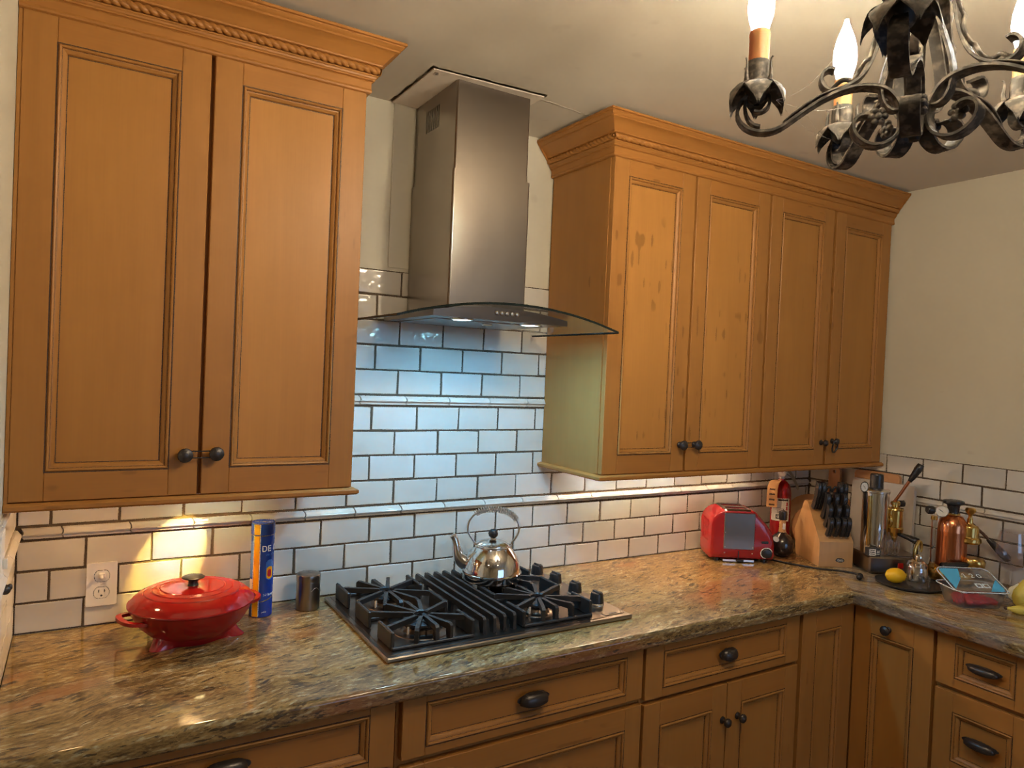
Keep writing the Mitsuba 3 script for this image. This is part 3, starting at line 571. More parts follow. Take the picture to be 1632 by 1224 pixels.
for i in range(5):
    az = A0 - 72 * i
    p, s = radial(az, spl(MAIN, 90)); arm = addc('arm', bar(p, s, np.interp(np.linspace(0, 1, 90), [0, .06, .5, .95, 1], [.014, .019, .022, .022, .018]), .0042), 'mat_wrought', ch, 40)
    p, s = radial(az, spl(UPPER, 60)); addc('scroll', bar(p, s, .019, .0038), 'mat_wrought', arm, 40)
    q = spl(UPPER[3:10], 70); th = np.linspace(0, 26, 70)
    a = math.radians(az); e = np.array([math.cos(a), math.sin(a), 0])
    p, s = radial(az, q); p = p + s * (.0065 * np.cos(th))[:, None] + np.array([0, 0, 1.0]) * (.0062 + .0035 * np.sin(th))[:, None] + e * .003
    addc('twisted_wire', tube(p, .0028, 6), 'mat_wrought', arm, True)
    p, s = radial(az, spl(LYRE, 40)); addc('scroll', bar(p, s, .016, .0036), 'mat_wrought', arm, 40)
    p, s = radial(az, spl(CURL, 16)); addc('scroll', bar(p, s, .015, .0038), 'mat_wrought', arm, 40)
    p, s = radial(az, spl(HOOK, 22)); addc('scroll', bar(p, s, .013, .0036), 'mat_wrought', arm, 40)
    # long leaf wrapped over the arm
    q = [(.155, 1.045), (.135, 1.060), (.112, 1.074), (.09, 1.083), (.07, 1.0885)]
    p, s = radial(az, spl(q, 30)); addc('wrap_leaf', bar(p, s, .004 + .022 * np.sin(np.linspace(0, np.pi, 30)) ** .8, .0022), 'mat_wrought', arm, 40)
    # rosette in the volute
    cc, s = radial(az, [(.0445, 1.0425)]); cc = cc[0]
    ros = [ell(cc + s * .0125, (.005, .005, .005), 1)]
    for k in range(6):
        b = k * math.pi / 3; ros.append(ell(cc + s * .0115 + (e * math.cos(b) + np.array([0, 0, 1]) * math.sin(b)) * .0075, (.0045, .0045, .0045), 1))
    addc('rosette', ros, 'mat_wrought', arm, True)
    # candle cup
    o = radial(az, [(.189, 1.092)])[0][0]; cup = []
    for k in range(6): cup.append(leaf(o, az + 30 + 60 * k, .006, .038, 0.003, .029 + .004 * (k % 2), .0135))
    cup.append(lathe([(.004, -.022), (.012, -.016), (.0165, -.004), (.017, .002), (0.003, .003)], 18, o))
    addc('candle_cup', cup, 'mat_wrought', ch, 50, label='drooping leaf cup')
    sp = [lathe([(.0005, .0), (.0150, .002), (.0150, .026), (.0142, .034), (.0138, .034)], 20, o)]
    for k in range(4):
        b = math.radians(az + 45 + 90 * k); d = np.array([math.cos(b), math.sin(b), 0])
        sp.append(tube(spl([o + d * .018 + (0, 0, .004), o + d * .0215 + (0, 0, .015), o + d * .0205 + (0, 0, .027), o + d * .0235 + (0, 0, .034)], 12), np.linspace(.0034, .0012, 12), 6))
    addc('candle_holder', sp, 'mat_wrought', ch, 50)
    addc('candle_sleeve', lathe([(0, .010), (.0128, .012), (.0130, .064), (.0136, .069), (.0126, .0735), (.009, .074), (0, .074)], 24, o), 'mat_candle', ch, 40, label='amber candle sleeve')
    fl = lathe([(.0105, .0745), (.0125, .082), (.0160, .094), (.0172, .106), (.0160, .121), (.0125, .136), (.0082, .148), (.0048, .157), (.0030, .165)], 24, o)
    bulb = addc('bulb', fl, 'mat_white', ch, True, emit=BULB, label='lit flame bulb')
    tip = np.array([(.0, .163), (.0004, .166), (.0012, .170), (.0030, .176)])
    addc('bulb_tip', tube(np.array([o + e * x + np.array([0, 0, z]) for x, z in spl(tip, 12)]), np.linspace(.0034, .0012, 12), 12), 'mat_glass', bulb, True)
stem = [lathe([(0, 1.012), (.006, 1.014), (.008, 1.020), (.005, 1.026), (.004, 1.030), (.0075, 1.036), (.010, 1.040), (.013, 1.046), (.013, 1.058), (.0085, 1.062), (.0075, 1.10), (.0075, 1.19), (.014, 1.197), (.017, 1.206), (.010, 1.215), (.0075, 1.23), (.0075, 1.29), (.021, 1.296), (.021, 1.302), (.006, 1.308), (.0, 1.312)], 20, (*CH, 0))]
addc('stem', stem, 'mat_wrought', ch, 40)
addc('stem_leaves', [leaf((*CH, 0), A0 + 36 + 72 * k, .008, .036, 1.20, .020, .010) for k in range(5)], 'mat_wrought', ch, 50)
for k in range(3):
    z = 1.447 + .030 * k; a = np.linspace(0, 2 * np.pi, 18, endpoint=False); d = np.array([1, 0]) if k % 2 else np.array([0, 1])
    add('chain_link', tube(np.stack([1.2442 + d[0] * .010 * np.cos(a), -1.5069 + d[1] * .010 * np.cos(a), z + .019 * np.sin(a)], 1), .0024, 6, closed=True), 'mat_wrought', ch, True)
add('ceiling_rose', lathe([(.0, 1.512), (.012, 1.513), (.03, 1.518), (.055, 1.526), (.06, 1.5315), (0, 1.5318)], 28, (1.2442, -1.5069, 0)), 'mat_wrought', ch, 40)
web = []
pa = radial(A0, [(.165, 1.075)])[0][0]; pb = radial(A0 - 72, [(.215, 1.085)])[0][0]; pc = radial(A0 - 72, [(.17, 1.12)])[0][0]; pd = radial(A0, [(.13, 1.06)])[0][0]
for a, b in ((pa, pb), (pa, pc), (pd, pb), (pa, radial(A0, [(.10, 1.12)])[0][0])): web.append(tube(np.array([a + (b - a) * t - np.array([0, 0, .010 * math.sin(math.pi * t)]) for t in np.linspace(0, 1, 10)]), .00028, 4))
addc('cobweb', web, 'mat_web', ch, label='fine cobweb threads', kind='stuff')

# ------------------------------------------------------------------ gas cooktop
ck = thing('gas_cooktop', 'stainless four-burner gas cooktop with black cast iron grates set into the worktop', 'cooktop')
cx0, cx1, cy0, cy1 = .826, 1.586, -.549, -.040
add('pan', [box(cx0, cx1, cy0, cy1, .0005, .0125, .003)], 'mat_steel', ck)
add('well', box(cx0 + .014, 1.492, cy0 + .014, cy1 - .012, .0126, .0136, .0004), 'mat_steel_dark', ck)
BURN = [(.978, -.405, .046), (.968, -.178, .038), (1.345, -.405, .036), (1.345, -.178, .046)]
for x, y, r in BURN:
    b = add('burner', lathe([(r * 1.75, .0134), (r * 1.7, .0155), (r * 1.3, .0150), (r * 1.12, .018), (r * .95, .026), (0, .027)], 36, (x, y, 0)), 'mat_steel_dark', ck, 40)
    add('burner_ring', lathe([(r * .98, .026), (r * 1.0, .031), (r * .9, .032), (0, .032)], 36, (x, y, 0)), 'mat_bronze', b, 40)
    add('burner_cap', lathe([(r * 1.0, .0322), (r * 1.1, .034), (r * 1.1, .0395), (r * 1.02, .042), (0, .043)], 36, (x, y, 0)), 'mat_cap', b, 40)
    add('igniter', lathe([(0, .014), (.0035, .014), (.003, .034), (0, .035)], 10, (x - r * 1.05, y - r * .55, 0)), 'mat_white', b, True)
GZ = .058
def finger(p0, p1, leg=True, w=.0105, h=.014):
    """flat-topped cast bar from p0 (middle) to p1 (edge) whose end turns down to the pan"""
    p0, p1 = np.array(p0, float), np.array(p1, float); d = p1 - p0; l = np.linalg.norm(d); u = d / l
    pr_ = [(0, GZ - h * .62), (0, GZ - .003), (.004, GZ), (l - .006, GZ), (l, GZ - .006)] + ([(l, .0138), (l - .013, .0138), (l - .016, GZ - h * 1.15)] if leg else [(l, GZ - h)]) + [(l * .4, GZ - h)]
    m = prism(pr_, w, M4((0, w / 2, 0), (1, 0, 0), (0, 0, 1), (0, -1, 0)))
    return mv(m, M4((p0[0], p0[1], 0), (u[0], u[1], 0), (-u[1], u[0], 0)))
def wallbar(a, b, z0=.0138, w=.0095):
    a, b = np.array(a, float), np.array(b, float); d = b - a; l = np.linalg.norm(d); u = d / l
    return mv(box(0, l, -w / 2, w / 2, z0, GZ, .0025), M4((a[0], a[1], 0), (u[0], u[1], 0), (-u[1], u[0], 0)))
def grate(x0, x1, cells, ribs, ribside):
    g = add('grate', box(x0 - .003, x1 + .003, -.300, -.290, .0138, .024, .002), 'mat_iron', ck)
    for bb in [wallbar((x, y_), (x, z_)) for x in (x0, x1) for y_, z_ in ((cy0 + .045, cy0 + .135), (cy1 - .135, cy1 - .030), (-.345, -.245))] + [box(x0 - .003, x1 + .003, cy0 + .034, cy0 + .044, .0138, .0215, .002), box(x0 - .003, x1 + .003, cy1 - .032, cy1 - .022, .0138, .0215, .002)]:
        add('grate_bar', bb, 'mat_iron', g)
    for (bx_, by_, r), y0, y1 in cells:
        def hub(tx, ty):
            d = np.array([tx - bx_, ty - by_]); d = d / np.linalg.norm(d); return (bx_ + d[0] * .020, by_ + d[1] * .020)
        ends = [(x0 + .062, y0), (bx_ - .002, y0), (x1 - .062, y0), (x0 + .062, y1), (bx_ - .002, y1), (x1 - .062, y1)]
        for q in ends: add('grate_finger', finger(hub(*q), q), 'mat_iron', g)
        for q in ((x0, y0 + (y1 - y0) * .42), (x0, y0 + (y1 - y0) * .58), (x1, y0 + (y1 - y0) * .42), (x1, y0 + (y1 - y0) * .58)):
            yy = y0 if q[1] < (y0 + y1) / 2 else y1
            add('grate_finger', finger(hub(q[0], (q[1] + yy) / 2), (q[0], (q[1] + yy) / 2 + .0), False), 'mat_iron', g)
        for q in ((x0, y0), (x1, y0), (x0, y1), (x1, y1)): add('grate_finger', wallbar((q[0], q[1]), (q[0], q[1] + (.05 if q[1] == y0 else -.05))), 'mat_iron', g)
    for x in ribs:
        rb = prism([(cy0 + .040, .0138), (cy0 + .040, GZ - .006), (cy0 + .046, GZ), (cy1 - .030, GZ), (cy1 - .024, GZ - .006), (cy1 - .024, .0138), (cy1 - .040, .0138), (cy1 - .050, GZ - .016), (-.300, GZ - .016), (-.302, .0138), (-.318, .0138), (-.320, GZ - .016), (cy0 + .066, GZ - .016), (cy0 + .056, .0138)], .009, M4((x - .0045, 0, 0), (0, 1, 0), (0, 0, 1), (1, 0, 0)))
        add('grate_rib', rb, 'mat_iron', g)
grate(.856, 1.078, [(BURN[0], cy0 + .040, -.297), (BURN[1], -.293, cy1 - .026)], [1.112, 1.143], 1)
grate(1.236, 1.462, [(BURN[2], cy0 + .040, -.297), (BURN[3], -.293, cy1 - .026)], [1.174, 1.205], -1)
for k, y in enumerate((-.100, -.209, -.319, -.430)):
    x = 1.545
    kb = add('control_knob', lathe([(.0215, .018), (.0205, .030), (.0185, .0455), (.0165, .0485), (0, .049)], 28, (x, y, 0)), 'mat_black', ck, 40)
    add('grip', box(x - .004, x + .004, y - .0185, y + .0185, .040, .0525, .002), 'mat_black', kb)
    add('knob_skirt', lathe([(.0245, .0125), (.0245, .0155), (.022, .0185), (0, .0186)], 28, (x, y, 0)), 'mat_chrome', kb, 40)
bd = add('badge', box(1.502, 1.572, -.527, -.507, .0126, .0142, .0006), 'mat_steel', ck)
add('badge_plate', box(1.522, 1.550, -.521, -.5135, .0142, .0150, .0003), 'mat_black', bd)
for x in (1.507, 1.567): add('badge_screw', lathe([(.0025, .0141), (.0022, .0152), (0, .0154)], 10, (x, -.517, 0)), 'mat_chrome', bd, True)

# ------------------------------------------------------------------ kettle
kx, ky = 1.302, -.207
kt = thing('kettle', 'polished steel tea kettle with a spring-wound handle, on the rear right burner', 'kettle')
kz = GZ
add('body', lathe([(0, kz), (.088, kz), (.091, kz + .003), (.0915, kz + .020), (.0935, kz + .0215), (.0935, kz + .0245), (.0895, kz + .027), (.0885, kz + .036), (.084, kz + .058), (.074, kz + .080), (.060, kz + .097), (.055, kz + .102), (.0565, kz + .104), (.0565, kz + .1065), (.053, kz + .108), (.02, kz + .108)], 48, (kx, ky, 0)), 'mat_chrome', kt, 35)
lid = add('lid', lathe([(.0525, kz + .1065), (.052, kz + .110), (.040, kz + .117), (.020, kz + .1225), (.0095, kz + .124), (.0085, kz + .128), (0, kz + .128)], 40, (kx, ky, 0)), 'mat_chrome', kt, 35)
add('lid_knob', lathe([(.0065, kz + .1275), (.008, kz + .129), (.0135, kz + .134), (.0155, kz + .142), (.0135, kz + .150), (.008, kz + .1545), (0, kz + .156)], 24, (kx, ky, 0)), 'mat_black', lid, True, label='black ball knob')
ua = np.array([math.cos(math.radians(-28)), math.sin(math.radians(-28)), 0]); K = np.array([kx, ky, kz])
sp_ = spl([K - ua * .070 + (0, 0, .046), K - ua * .098 + (0, 0, .058), K - ua * .110 + (0, 0, .085), K - ua * .116 + (0, 0, .112), K - ua * .128 + (0, 0, .134)], 24)
add('spout', tube(sp_, np.interp(np.linspace(0, 1, 24), [0, .35, .7, 1], [.025, .0185, .0115, .0100]), 18), 'mat_chrome', kt, True)
hp = spl([K - ua * .056 + (0, 0, .104), K - ua * .060 + (0, 0, .116), K - ua * .078 + (0, 0, .145), K - ua * .076 + (0, 0, .178), K - ua * .050 + (0, 0, .206), K + (0, 0, .2165), K + ua * .050 + (0, 0, .206), K + ua * .076 + (0, 0, .178), K + ua * .078 + (0, 0, .145), K + ua * .060 + (0, 0, .116), K + ua * .056 + (0, 0, .104)], 90)
hd = add('handle', tube(hp, .0032, 8), 'mat_chrome', kt, True)
seg = hp[31:64]; seg = spl(seg, 700); tg = np.gradient(seg, axis=0); tg /= np.linalg.norm(tg, axis=1, keepdims=True)
sd = np.array([-ua[1], ua[0], 0]); nr = np.cross(tg, sd); th = np.linspace(0, 2 * np.pi * 20, 700)
add('spring_grip', tube(seg + .0088 * (np.cos(th)[:, None] * sd + np.sin(th)[:, None] * nr), .0021, 6), 'mat_chrome', hd, True, label='coiled spring grip')
for s in (-1, 1): add('handle_lug', lathe([(0, -.008), (.005, -.007), (.0055, .004), (.003, .008), (0, .0085)], 12, K + ua * .056 * s + (0, 0, .104)), 'mat_chrome', kt, True)

# ------------------------------------------------------------------ left of the cooktop
bx_, by_ = .447, -.168
br = thing('casserole', 'red enamelled lidded casserole with a black knob, below the left wall cabinet', 'casserole')
add('body', lathe([(0, .010), (.080, .011), (.102, .022), (.122, .042), (.1375, .067), (.1455, .0845), (.147, .087), (.142, .087), (.05, .05)], 64, (bx_, by_, 0)), 'mat_red_enamel', br, 40)
an = np.linspace(0, 2 * np.pi, 72, endpoint=False)
def tri_r(a, r0, r1): return r0 + (r1 - r0) * max(0, math.cos(1.5 * ((a - math.radians(219) + math.pi * 3) % (2 * math.pi / 3) - math.pi / 3))) ** 3 if False else r0 + (r1 - r0) * (0.5 + 0.5 * math.cos(3 * (a - math.radians(219)))) ** 7
V, Fc = [], []
for r0, r1, z in ((.06, .060, .024), (.096, .104, .030), (.092, .114, .016), (.080, .128, .003), (.079, .127, .0), (.05, .05, .001)):
    for a in an: r = tri_r(a, r0, r1); V.append((bx_ + r * math.cos(a), by_ + r * math.sin(a), z))
for i in range(5):
    for j in range(72): a, b = i * 72 + j, i * 72 + (j + 1) % 72; Fc += [(a, b + 72, b), (a, a + 72, b + 72)]
fm_ = trimesh.Trimesh(np.array(V), np.array(Fc), process=False); add('foot', fm_, 'mat_red_gloss', br, 40, label='three-cornered red foot')
ld = add('lid', lathe([(.147, .0873), (.1490, .0890), (.1488, .0920), (.1455, .0945), (.140, .1015), (.130, .1105), (.1150, .1180), (.1128, .1164), (.1108, .1192), (.0965, .1228), (.0945, .1212), (.0925, .1236), (.0775, .1260), (.0755, .1245), (.0735, .1266), (.04, .128), (.02, .1283), (0, .1285)], 72, (bx_, by_, 0)), 'mat_red_enamel', br, 28)
add('lid_knob', lathe([(.0135, .1283), (.0115, .132), (.0105, .137), (.0125, .1415), (.021, .1450), (.0265, .1475), (.027, .1493), (.0245, .1510), (.012, .1520), (0, .1523)], 28, (bx_, by_, 0)), 'mat_black', ld, 40, label='black knob')
for s in (1, -1):
    u = np.array([math.cos(math.radians(196)), math.sin(math.radians(196)), 0]) * s; w = np.array([-u[1], u[0], 0]); o = np.array([bx_, by_, .070])
    hpts = spl([o + u * .128 + w * .048, o + u * .150 + w * .044 + (0, 0, .002), o + u * .1645 + w * .028 + (0, 0, .004), o + u * .168 + (0, 0, .0045), o + u * .1645 - w * .028 + (0, 0, .004), o + u * .150 - w * .044 + (0, 0, .002), o + u * .128 - w * .048], 40)
    add('side_handle', bar(hpts, (0, 0, 1), .0085, .0125), 'mat_red_enamel', br, 60)

tx, ty, tr = .634, -.083, .0305
tn = thing('pasta_tin', 'tall blue pasta tin with a yellow stripe, standing against the tiles', 'tin')
add('body', lathe([(0, 0), (tr - .0012, .0004), (tr, .002), (tr, .226), (tr - .0005, .2265)], 48, (tx, ty, 0)), 'mat_blue', tn, 30)
tl = add('lid', lathe([(tr + .0006, .2265), (tr + .0009, .2275), (tr + .0009, .259), (tr - .0006, .2605), (tr - .003, .2610), (tr - .004, .2595), (0, .2592)], 48, (tx, ty, 0)), 'mat_blue', tn, 30)
def wrap(mesh, az, r, z, flip=1):
    """bend a flat print onto the tin: x runs along the circumference at azimuth az"""
    m = mesh.copy(); m = m.subdivide_to_size(.006) if len(m.faces) < 4000 else m
    v = m.vertices; a = math.radians(az) + v[:, 0] / r; rr = r + v[:, 2]
    m.vertices = np.stack([tx + rr * np.cos(a), ty + rr * np.sin(a), z + v[:, 1]], 1); return m
def strip(w, h, t=.0003): return box(-w / 2, w / 2, 0, h, 0, t)
def toward(px_az): return px_az
FA = math.degrees(math.atan2(eye[1] - ty, eye[0] - tx))     # side of the tin that faces the room
def print_(name, mesh, az, z, mat, lab=None, r=tr): add(name, wrap(mesh, az, r + .0001, z), mat, tn, label=lab)
print_('yellow_stripe', strip(.0165, .222), FA - 30, .003, 'mat_yellow_ink', 'yellow vertical stripe')
for d in (-48.5, -12.0): print_('white_stripe', strip(.0016, .222), FA + d, .003, 'mat_white_plastic')
print_('yellow_stripe', strip(.0165, .0285), FA - 30, .2285, 'mat_yellow_ink', None, tr + .0009)
for d in (-48, -12.5): print_('white_stripe', strip(.0016, .0285), FA + d, .2285, 'mat_white_plastic', None, tr + .0009)
for z in (.2265, .2590): add('gold_line', tube(np.stack([tx + (tr + .0009) * np.cos(an), ty + (tr + .0009) * np.sin(an), np.full(72, z)], 1), .0005, 5, closed=True), 'mat_brass', tn, True)
print_('lettering', text_mesh('DE CECCO', .0155, .0003, True), FA - 5, .183, 'mat_white_plastic', 'white lettering')
print_('lettering', text_mesh('dal 1886', .0062, .0003), FA + 18, .171, 'mat_blue_pale')
print_('lettering', text_mesh('12 Spaghetti', .0055, .0003), FA + 10, .060, 'mat_white_plastic')
print_('lettering', text_mesh('pasta', .0035, .0003), FA + 5, .014, 'mat_white_plastic')
q = prism(rrect(-.012, .012, 0, .056, .011), .0003); print_('picture', q, FA + 42, .103, 'mat_blue_pale', 'small oval picture')
q = prism(rrect(-.010, .010, 0, .034, .008), .0005); print_('picture', q, FA + 42, .106, 'mat_yellow_ink')
q = prism(rrect(-.006, .006, 0, .020, .005), .0007); print_('picture', q, FA + 40, .112, 'mat_red_ink')
sw = [(x, .0 + .010 * (x / .03) ** 1.5, 0) for x in np.linspace(0, .05, 24)]
m = prism(Polygon([(x, .009 * (x / .04) ** 1.6) for x in np.linspace(0, .055, 24)] + [(x, .009 * (x / .04) ** 1.6 + .001 + .003 * (x / .05)) for x in np.linspace(.055, 0, 24)]), .0003)
print_('gold_swoosh', m, FA - 13, .043, 'mat_brass')
print_('side_print', strip(.016, .10), FA - 60, .11, 'mat_blue_pale'); print_('side_print', strip(.015, .06), FA - 62, .045, 'mat_white')
m = text_mesh('DE CECCO', .007, .0004, True); m.apply_translation((-m.bounds[1, 0] / 2, -.0035, 0)); add('lid_lettering', mv(m, rz(-32, (tx, ty, .2592))), 'mat_gauge', tl)

sx_, sy_ = .7655, -.082; sh = thing('shaker', 'small steel cheese shaker with a perforated lid, between the blue tin and the cooktop', 'shaker')
add('body', lathe([(0, 0), (.0325, .0005), (.0335, .002), (.0335, .080), (.0325, .082), (0.02, .083)], 40, (sx_, sy_, 0)), 'mat_steel', sh, 30)
sl = add('lid', lathe([(.0338, .0815), (.0342, .083), (.0338, .0855), (.0345, .088), (.0345, .0975), (.0330, .1005), (.025, .1035), (.012, .1050), (0, .1053)], 40, (sx_, sy_, 0)), 'mat_steel', sh, 30)
for k in range(13):
    r, a = (0, 0) if k == 0 else ((.008, k * 60) if k < 7 else (.0155, k * 60 + 30)); a = math.radians(a)
    z = .1053 - .0027 * (r / .025) ** 1.2 * 1.0
    add('hole', lathe([(0, z + .0004), (.0014, z + .0002), (.0015, z - .001)][::-1], 8, (sx_ + r * math.cos(a), sy_ + r * math.sin(a), 0)), 'mat_black', sl)
aa = np.linspace(math.radians(FA + 10), math.radians(FA + 60), 16)
add('thumb_slot', tube(np.stack([sx_ + .0336 * np.cos(aa), sy_ + .0336 * np.sin(aa), .055 + .010 * np.sin(np.linspace(0, np.pi, 16))], 1), .0011, 6), 'mat_chrome', sh, True)

ot = thing('wall_outlet', 'white duplex wall outlet on the tiles left of the red casserole', 'outlet')
add('plate', mv(prism(rrect(.2145, .2845, .0525, .1645, .004), .005), M4((0, -.0015, 0), (1, 0, 0), (0, 0, 1), (0, -1, 0))), 'mat_white_plastic', ot)
for k, z in enumerate((.130, .087)):
    s = add('socket', mv(prism(Point(0, 0).buffer(.0172, quad_segs=12).intersection(Polygon([(-.02, -.0140), (.02, -.0140), (.02, .0140), (-.02, .0140)])), .0012), M4((.2495, -.0064, z), (1, 0, 0), (0, 0, 1), (0, -1, 0))), 'mat_white_plastic', ot)
    add('socket_gap_shade', mv(prism(Point(0, 0).buffer(.0182, quad_segs=12).intersection(Polygon([(-.02, -.0150), (.02, -.0150), (.02, .0150), (-.02, .0150)])), .0004), M4((.2495, -.0063, z), (1, 0, 0), (0, 0, 1), (0, -1, 0))), 'mat_cap', s)  # dark sheet stands for the shade in the gap round the socket
    for dx in (-.0065, .0065): add('slot', box(.2495 + dx - .0011, .2495 + dx + .0011, -.0082, -.0070, z + .0005, z + .008), 'mat_cap', s)
    add('ground_hole', mv(prism(Point(0, 0).buffer(.0026), .0012), M4((.2495, -.0070, z - .0075), (1, 0, 0), (0, 0, 1), (0, -1, 0))), 'mat_cap', s)
add('cover_screw', mv(lathe([(.003, 0), (.0025, .001), (0, .0012)], 10), M4((.2495, -.0064, .1085), (1, 0, 0), (0, 0, 1), (0, -1, 0))), 'mat_gauge', ot, True)
ld_ = thing('plug_light', 'small plug-in night light stub in the upper outlet socket', 'plug')
add('body', box(.2415, .2575, -.0150, -.0085, .1265, .1385, .0015), 'mat_white_plastic', ld_)
add('stub', tube(np.array([(.2495, -.014, .1335), (.2485, -.034, .1305)]), .0032, 10), 'mat_white_plastic', ld_, True)
sp = thing('switch_plate', 'pale switch plate on the left wall beside the wall cabinet', 'switch plate')
add('plate', box(XL - .002, XL + .004, -.45, -.365, .215, .345, .0015), 'mat_gauge', sp); add('toggle', box(XL + .004, XL + .012, -.412, -.402, .272, .292, .001), 'mat_gauge', sp)
kn = thing('wall_hook', 'dark bronze wall knob hook at the left edge below the switch plate', 'hook')
add('base', mv(knob_mesh(.010), M4((XL - .012, -.415, .232), (0, 1, 0), (0, 0, 1), (1, 0, 0))), 'mat_bronze', kn, 40); add('peg', ell((XL + .017, -.415, .236), (.005, .005, .007)), 'mat_bronze', kn, True)

# ------------------------------------------------------------------ toaster
u = np.array([.852, -.524, 0]); v = np.array([.524, .852, 0]); TM = M4((2.309, -.164, 0), u * 1.16, v * 1.10, (0, 0, 1.04))
to = thing('toaster', 'red two-slice toaster with a steel side panel, right of the cooktop', 'toaster')
TP = Polygon([(.004, .012), (.0, .03), (.0, .135)] + [(.055 - .055 * math.cos(t), .135 + .060 * math.sin(t)) for t in np.linspace(.1, math.pi / 2, 9)] + [(.135, .195)] + [(.135 + .030 * math.sin(t), .165 + .030 * math.cos(t)) for t in np.linspace(.1, .75, 5)] + [(.195, .140), (.213, .108), (.220, .070), (.221, .03), (.217, .012)])
def bevel_prism(P, d, b, m):
    """extrusion along +v with rounded rims"""
    lay = [(0, b), (b * .3, b * .3), (b, 0), (d - b, 0), (d - b * .3, b * .3), (d, b)]; ps = []
    nseg = 90
    for y, o in lay:
        q = P.buffer(-o) if o else P
        e = q.exterior; ps.append([(*e.interpolate(t, normalized=True).coords[0], y) for t in np.linspace(0, 1, nseg, endpoint=False)])
    return hull([(x, y, z) for L_ in ps for (x, z, y) in L_]) if m is None else mv(hull([(x, y, z) for L_ in ps for (x, z, y) in L_]), m)
cut = trimesh.util.concatenate([prism(rrect(.056, .130, .026 + k * .056, .058 + k * .056, .013), .12, M4((0, 0, .09))) for k in range(2)])
add('body', mv(trimesh.boolean.difference([bevel_prism(TP, .145, .014, None), cut], engine='manifold'), TM), 'mat_red_gloss', to, 30)
pan = [(.046, .050), (.046, .183), (.052, .1975), (.142, .1975), (.1475, .183), (.1475, .050)]
add('side_panel', mv(box(.045, .1485, -.0022, .147, .0495, .186, .0015), TM), 'mat_steel', to, label='brushed steel side panel')
cut = trimesh.util.concatenate([prism(rrect(.056, .130, .026 + k * .056, .058 + k * .056, .013), .12, M4((0, 0, .09))) for k in range(2)])
tp = add('top_panel', mv(trimesh.boolean.difference([box(.047, .139, .006, .140, .186, .1985, .006), cut], engine='manifold'), TM), 'mat_steel', to, 30)
for x, z in ((.050, .058), (.143, .058), (.050, .112), (.050, .035), (.143, .035)): add('rivet', mv(lathe([(.0026, 0), (.0022, .0012), (0, .0016)], 10), TM @ M4((x, -.0022 if z > .05 else 0, z), (1, 0, 0), (0, 0, 1), (0, -1, 0))), 'mat_chrome', to, True)
for k in range(6): add('louver', mv(box(-.0012, .0015, .030 + k * .015, .0345 + k * .015, .07, .150, .0008), TM), 'mat_red_gloss', to)
dialp = add('dial', mv(lathe([(.019, 0), (.019, .004), (.017, .0045), (.0165, .012), (.014, .014), (0, .0145)], 28), TM @ M4((.190, 0, .040), (1, 0, 0), (0, 0, 1), (0, -1, 0))), 'mat_black', to, 40, label='black timer dial')
aa = np.linspace(.3, 4.6, 40); add('dial_ring', mv(tube(np.stack([.0195 * np.cos(aa), .0195 * np.sin(aa), np.full(40, .004)], 1), .0016, 6), TM @ M4((.190, 0, .040), (1, 0, 0), (0, 0, 1), (0, -1, 0))), 'mat_white_plastic', dialp, True)
add('badge', mv(box(.172, .196, -.0016, 0, .075, .084, .0006), TM), 'mat_black', to)
add('crumb_tray', mv(box(.044, .150, -.004, .12, .003, .0125, .001), TM), 'mat_chrome', to); add('lever_slot', mv(box(.0955, .0985, -.0008, .001, .013, .043), TM), 'mat_black', to)
add('lever', mv(box(.088, .112, -.014, .0, .006, .0135, .002), TM), 'mat_black', to)
for x in (.03, .19):
    for y in (.025, .115): add('foot', mv(lathe([(0, 0), (.010, 0), (.010, .0125), (0, .0125)], 14), TM @ M4((x, y, 0))), 'mat_black', to)

# ------------------------------------------------------------------ fire extinguisher, bottle
ex, ey, er = 2.795, -.105, .041
fe = thing('fire_extinguisher', 'red fire extinguisher with a white label and paper tag, behind the toaster', 'fire extinguisher')
add('cylinder', lathe([(0, 0), (er - .006, 0), (er, .006), (er, .235), (er * .96, .252), (er * .82, .269), (er * .55, .283), (.014, .290), (.013, .296), (0, .297)], 40, (ex, ey, 0)), 'mat_red_gloss', fe, 40)
def wrapc(mesh, az, r, z):
    m = mesh.copy().subdivide_to_size(.010); q = m.vertices; a = math.radians(az) + q[:, 0] / r; rr = r + q[:, 2]
    m.vertices = np.stack([ex + rr * np.cos(a), ey + rr * np.sin(a), z + q[:, 1]], 1); return m
EA = math.degrees(math.atan2(eye[1] - ey, eye[0] - ex))
lb = add('label', wrapc(strip(.082, .098, .0004), EA - 2, er + .0002, .118), 'mat_white', fe, label='white instruction label')
def pic(mesh, az, z, mat='mat_cap'): add('label_print', wrapc(mesh, az, er + .0007, z), mat, lb)
pic(strip(.044, .007), EA + 16, .205)
for k in range(3): pic(strip(.007, .011), EA + 38 - 1.5 * (k % 2), .188 - k * .019, 'mat_red_ink'); pic(strip(.012, .003), EA + 38, .185 - k * .019, 'mat_red_ink')
for a in (-12, 16):
    pic(prism(rrect(-.010, .010, 0, .020, .003), .0003), EA + a, .126); pic(prism(Point(0, .010).buffer(.007), .0005), EA + a, .126, 'mat_white')
    pic(strip(.003, .012, .0007), EA + a - 3, .130)
for k in range(4): pic(strip(.030 - .004 * (k % 2), .0016), EA - 8 + 3 * (k % 2), .154 + .006 * k)
pic(strip(.003, .015), EA + 18, .158); pic(strip(.008, .003), EA + 20, .164)
add('valve', [lathe([(0, .296), (.012, .296), (.013, .306), (.010, .312), (.010, .330), (0, .331)], 18, (ex, ey, 0))], 'mat_chrome', fe, 40)
gd = np.array([math.cos(math.radians(EA)), math.sin(math.radians(EA)), 0]); gs = np.array([-gd[1], gd[0], 0])
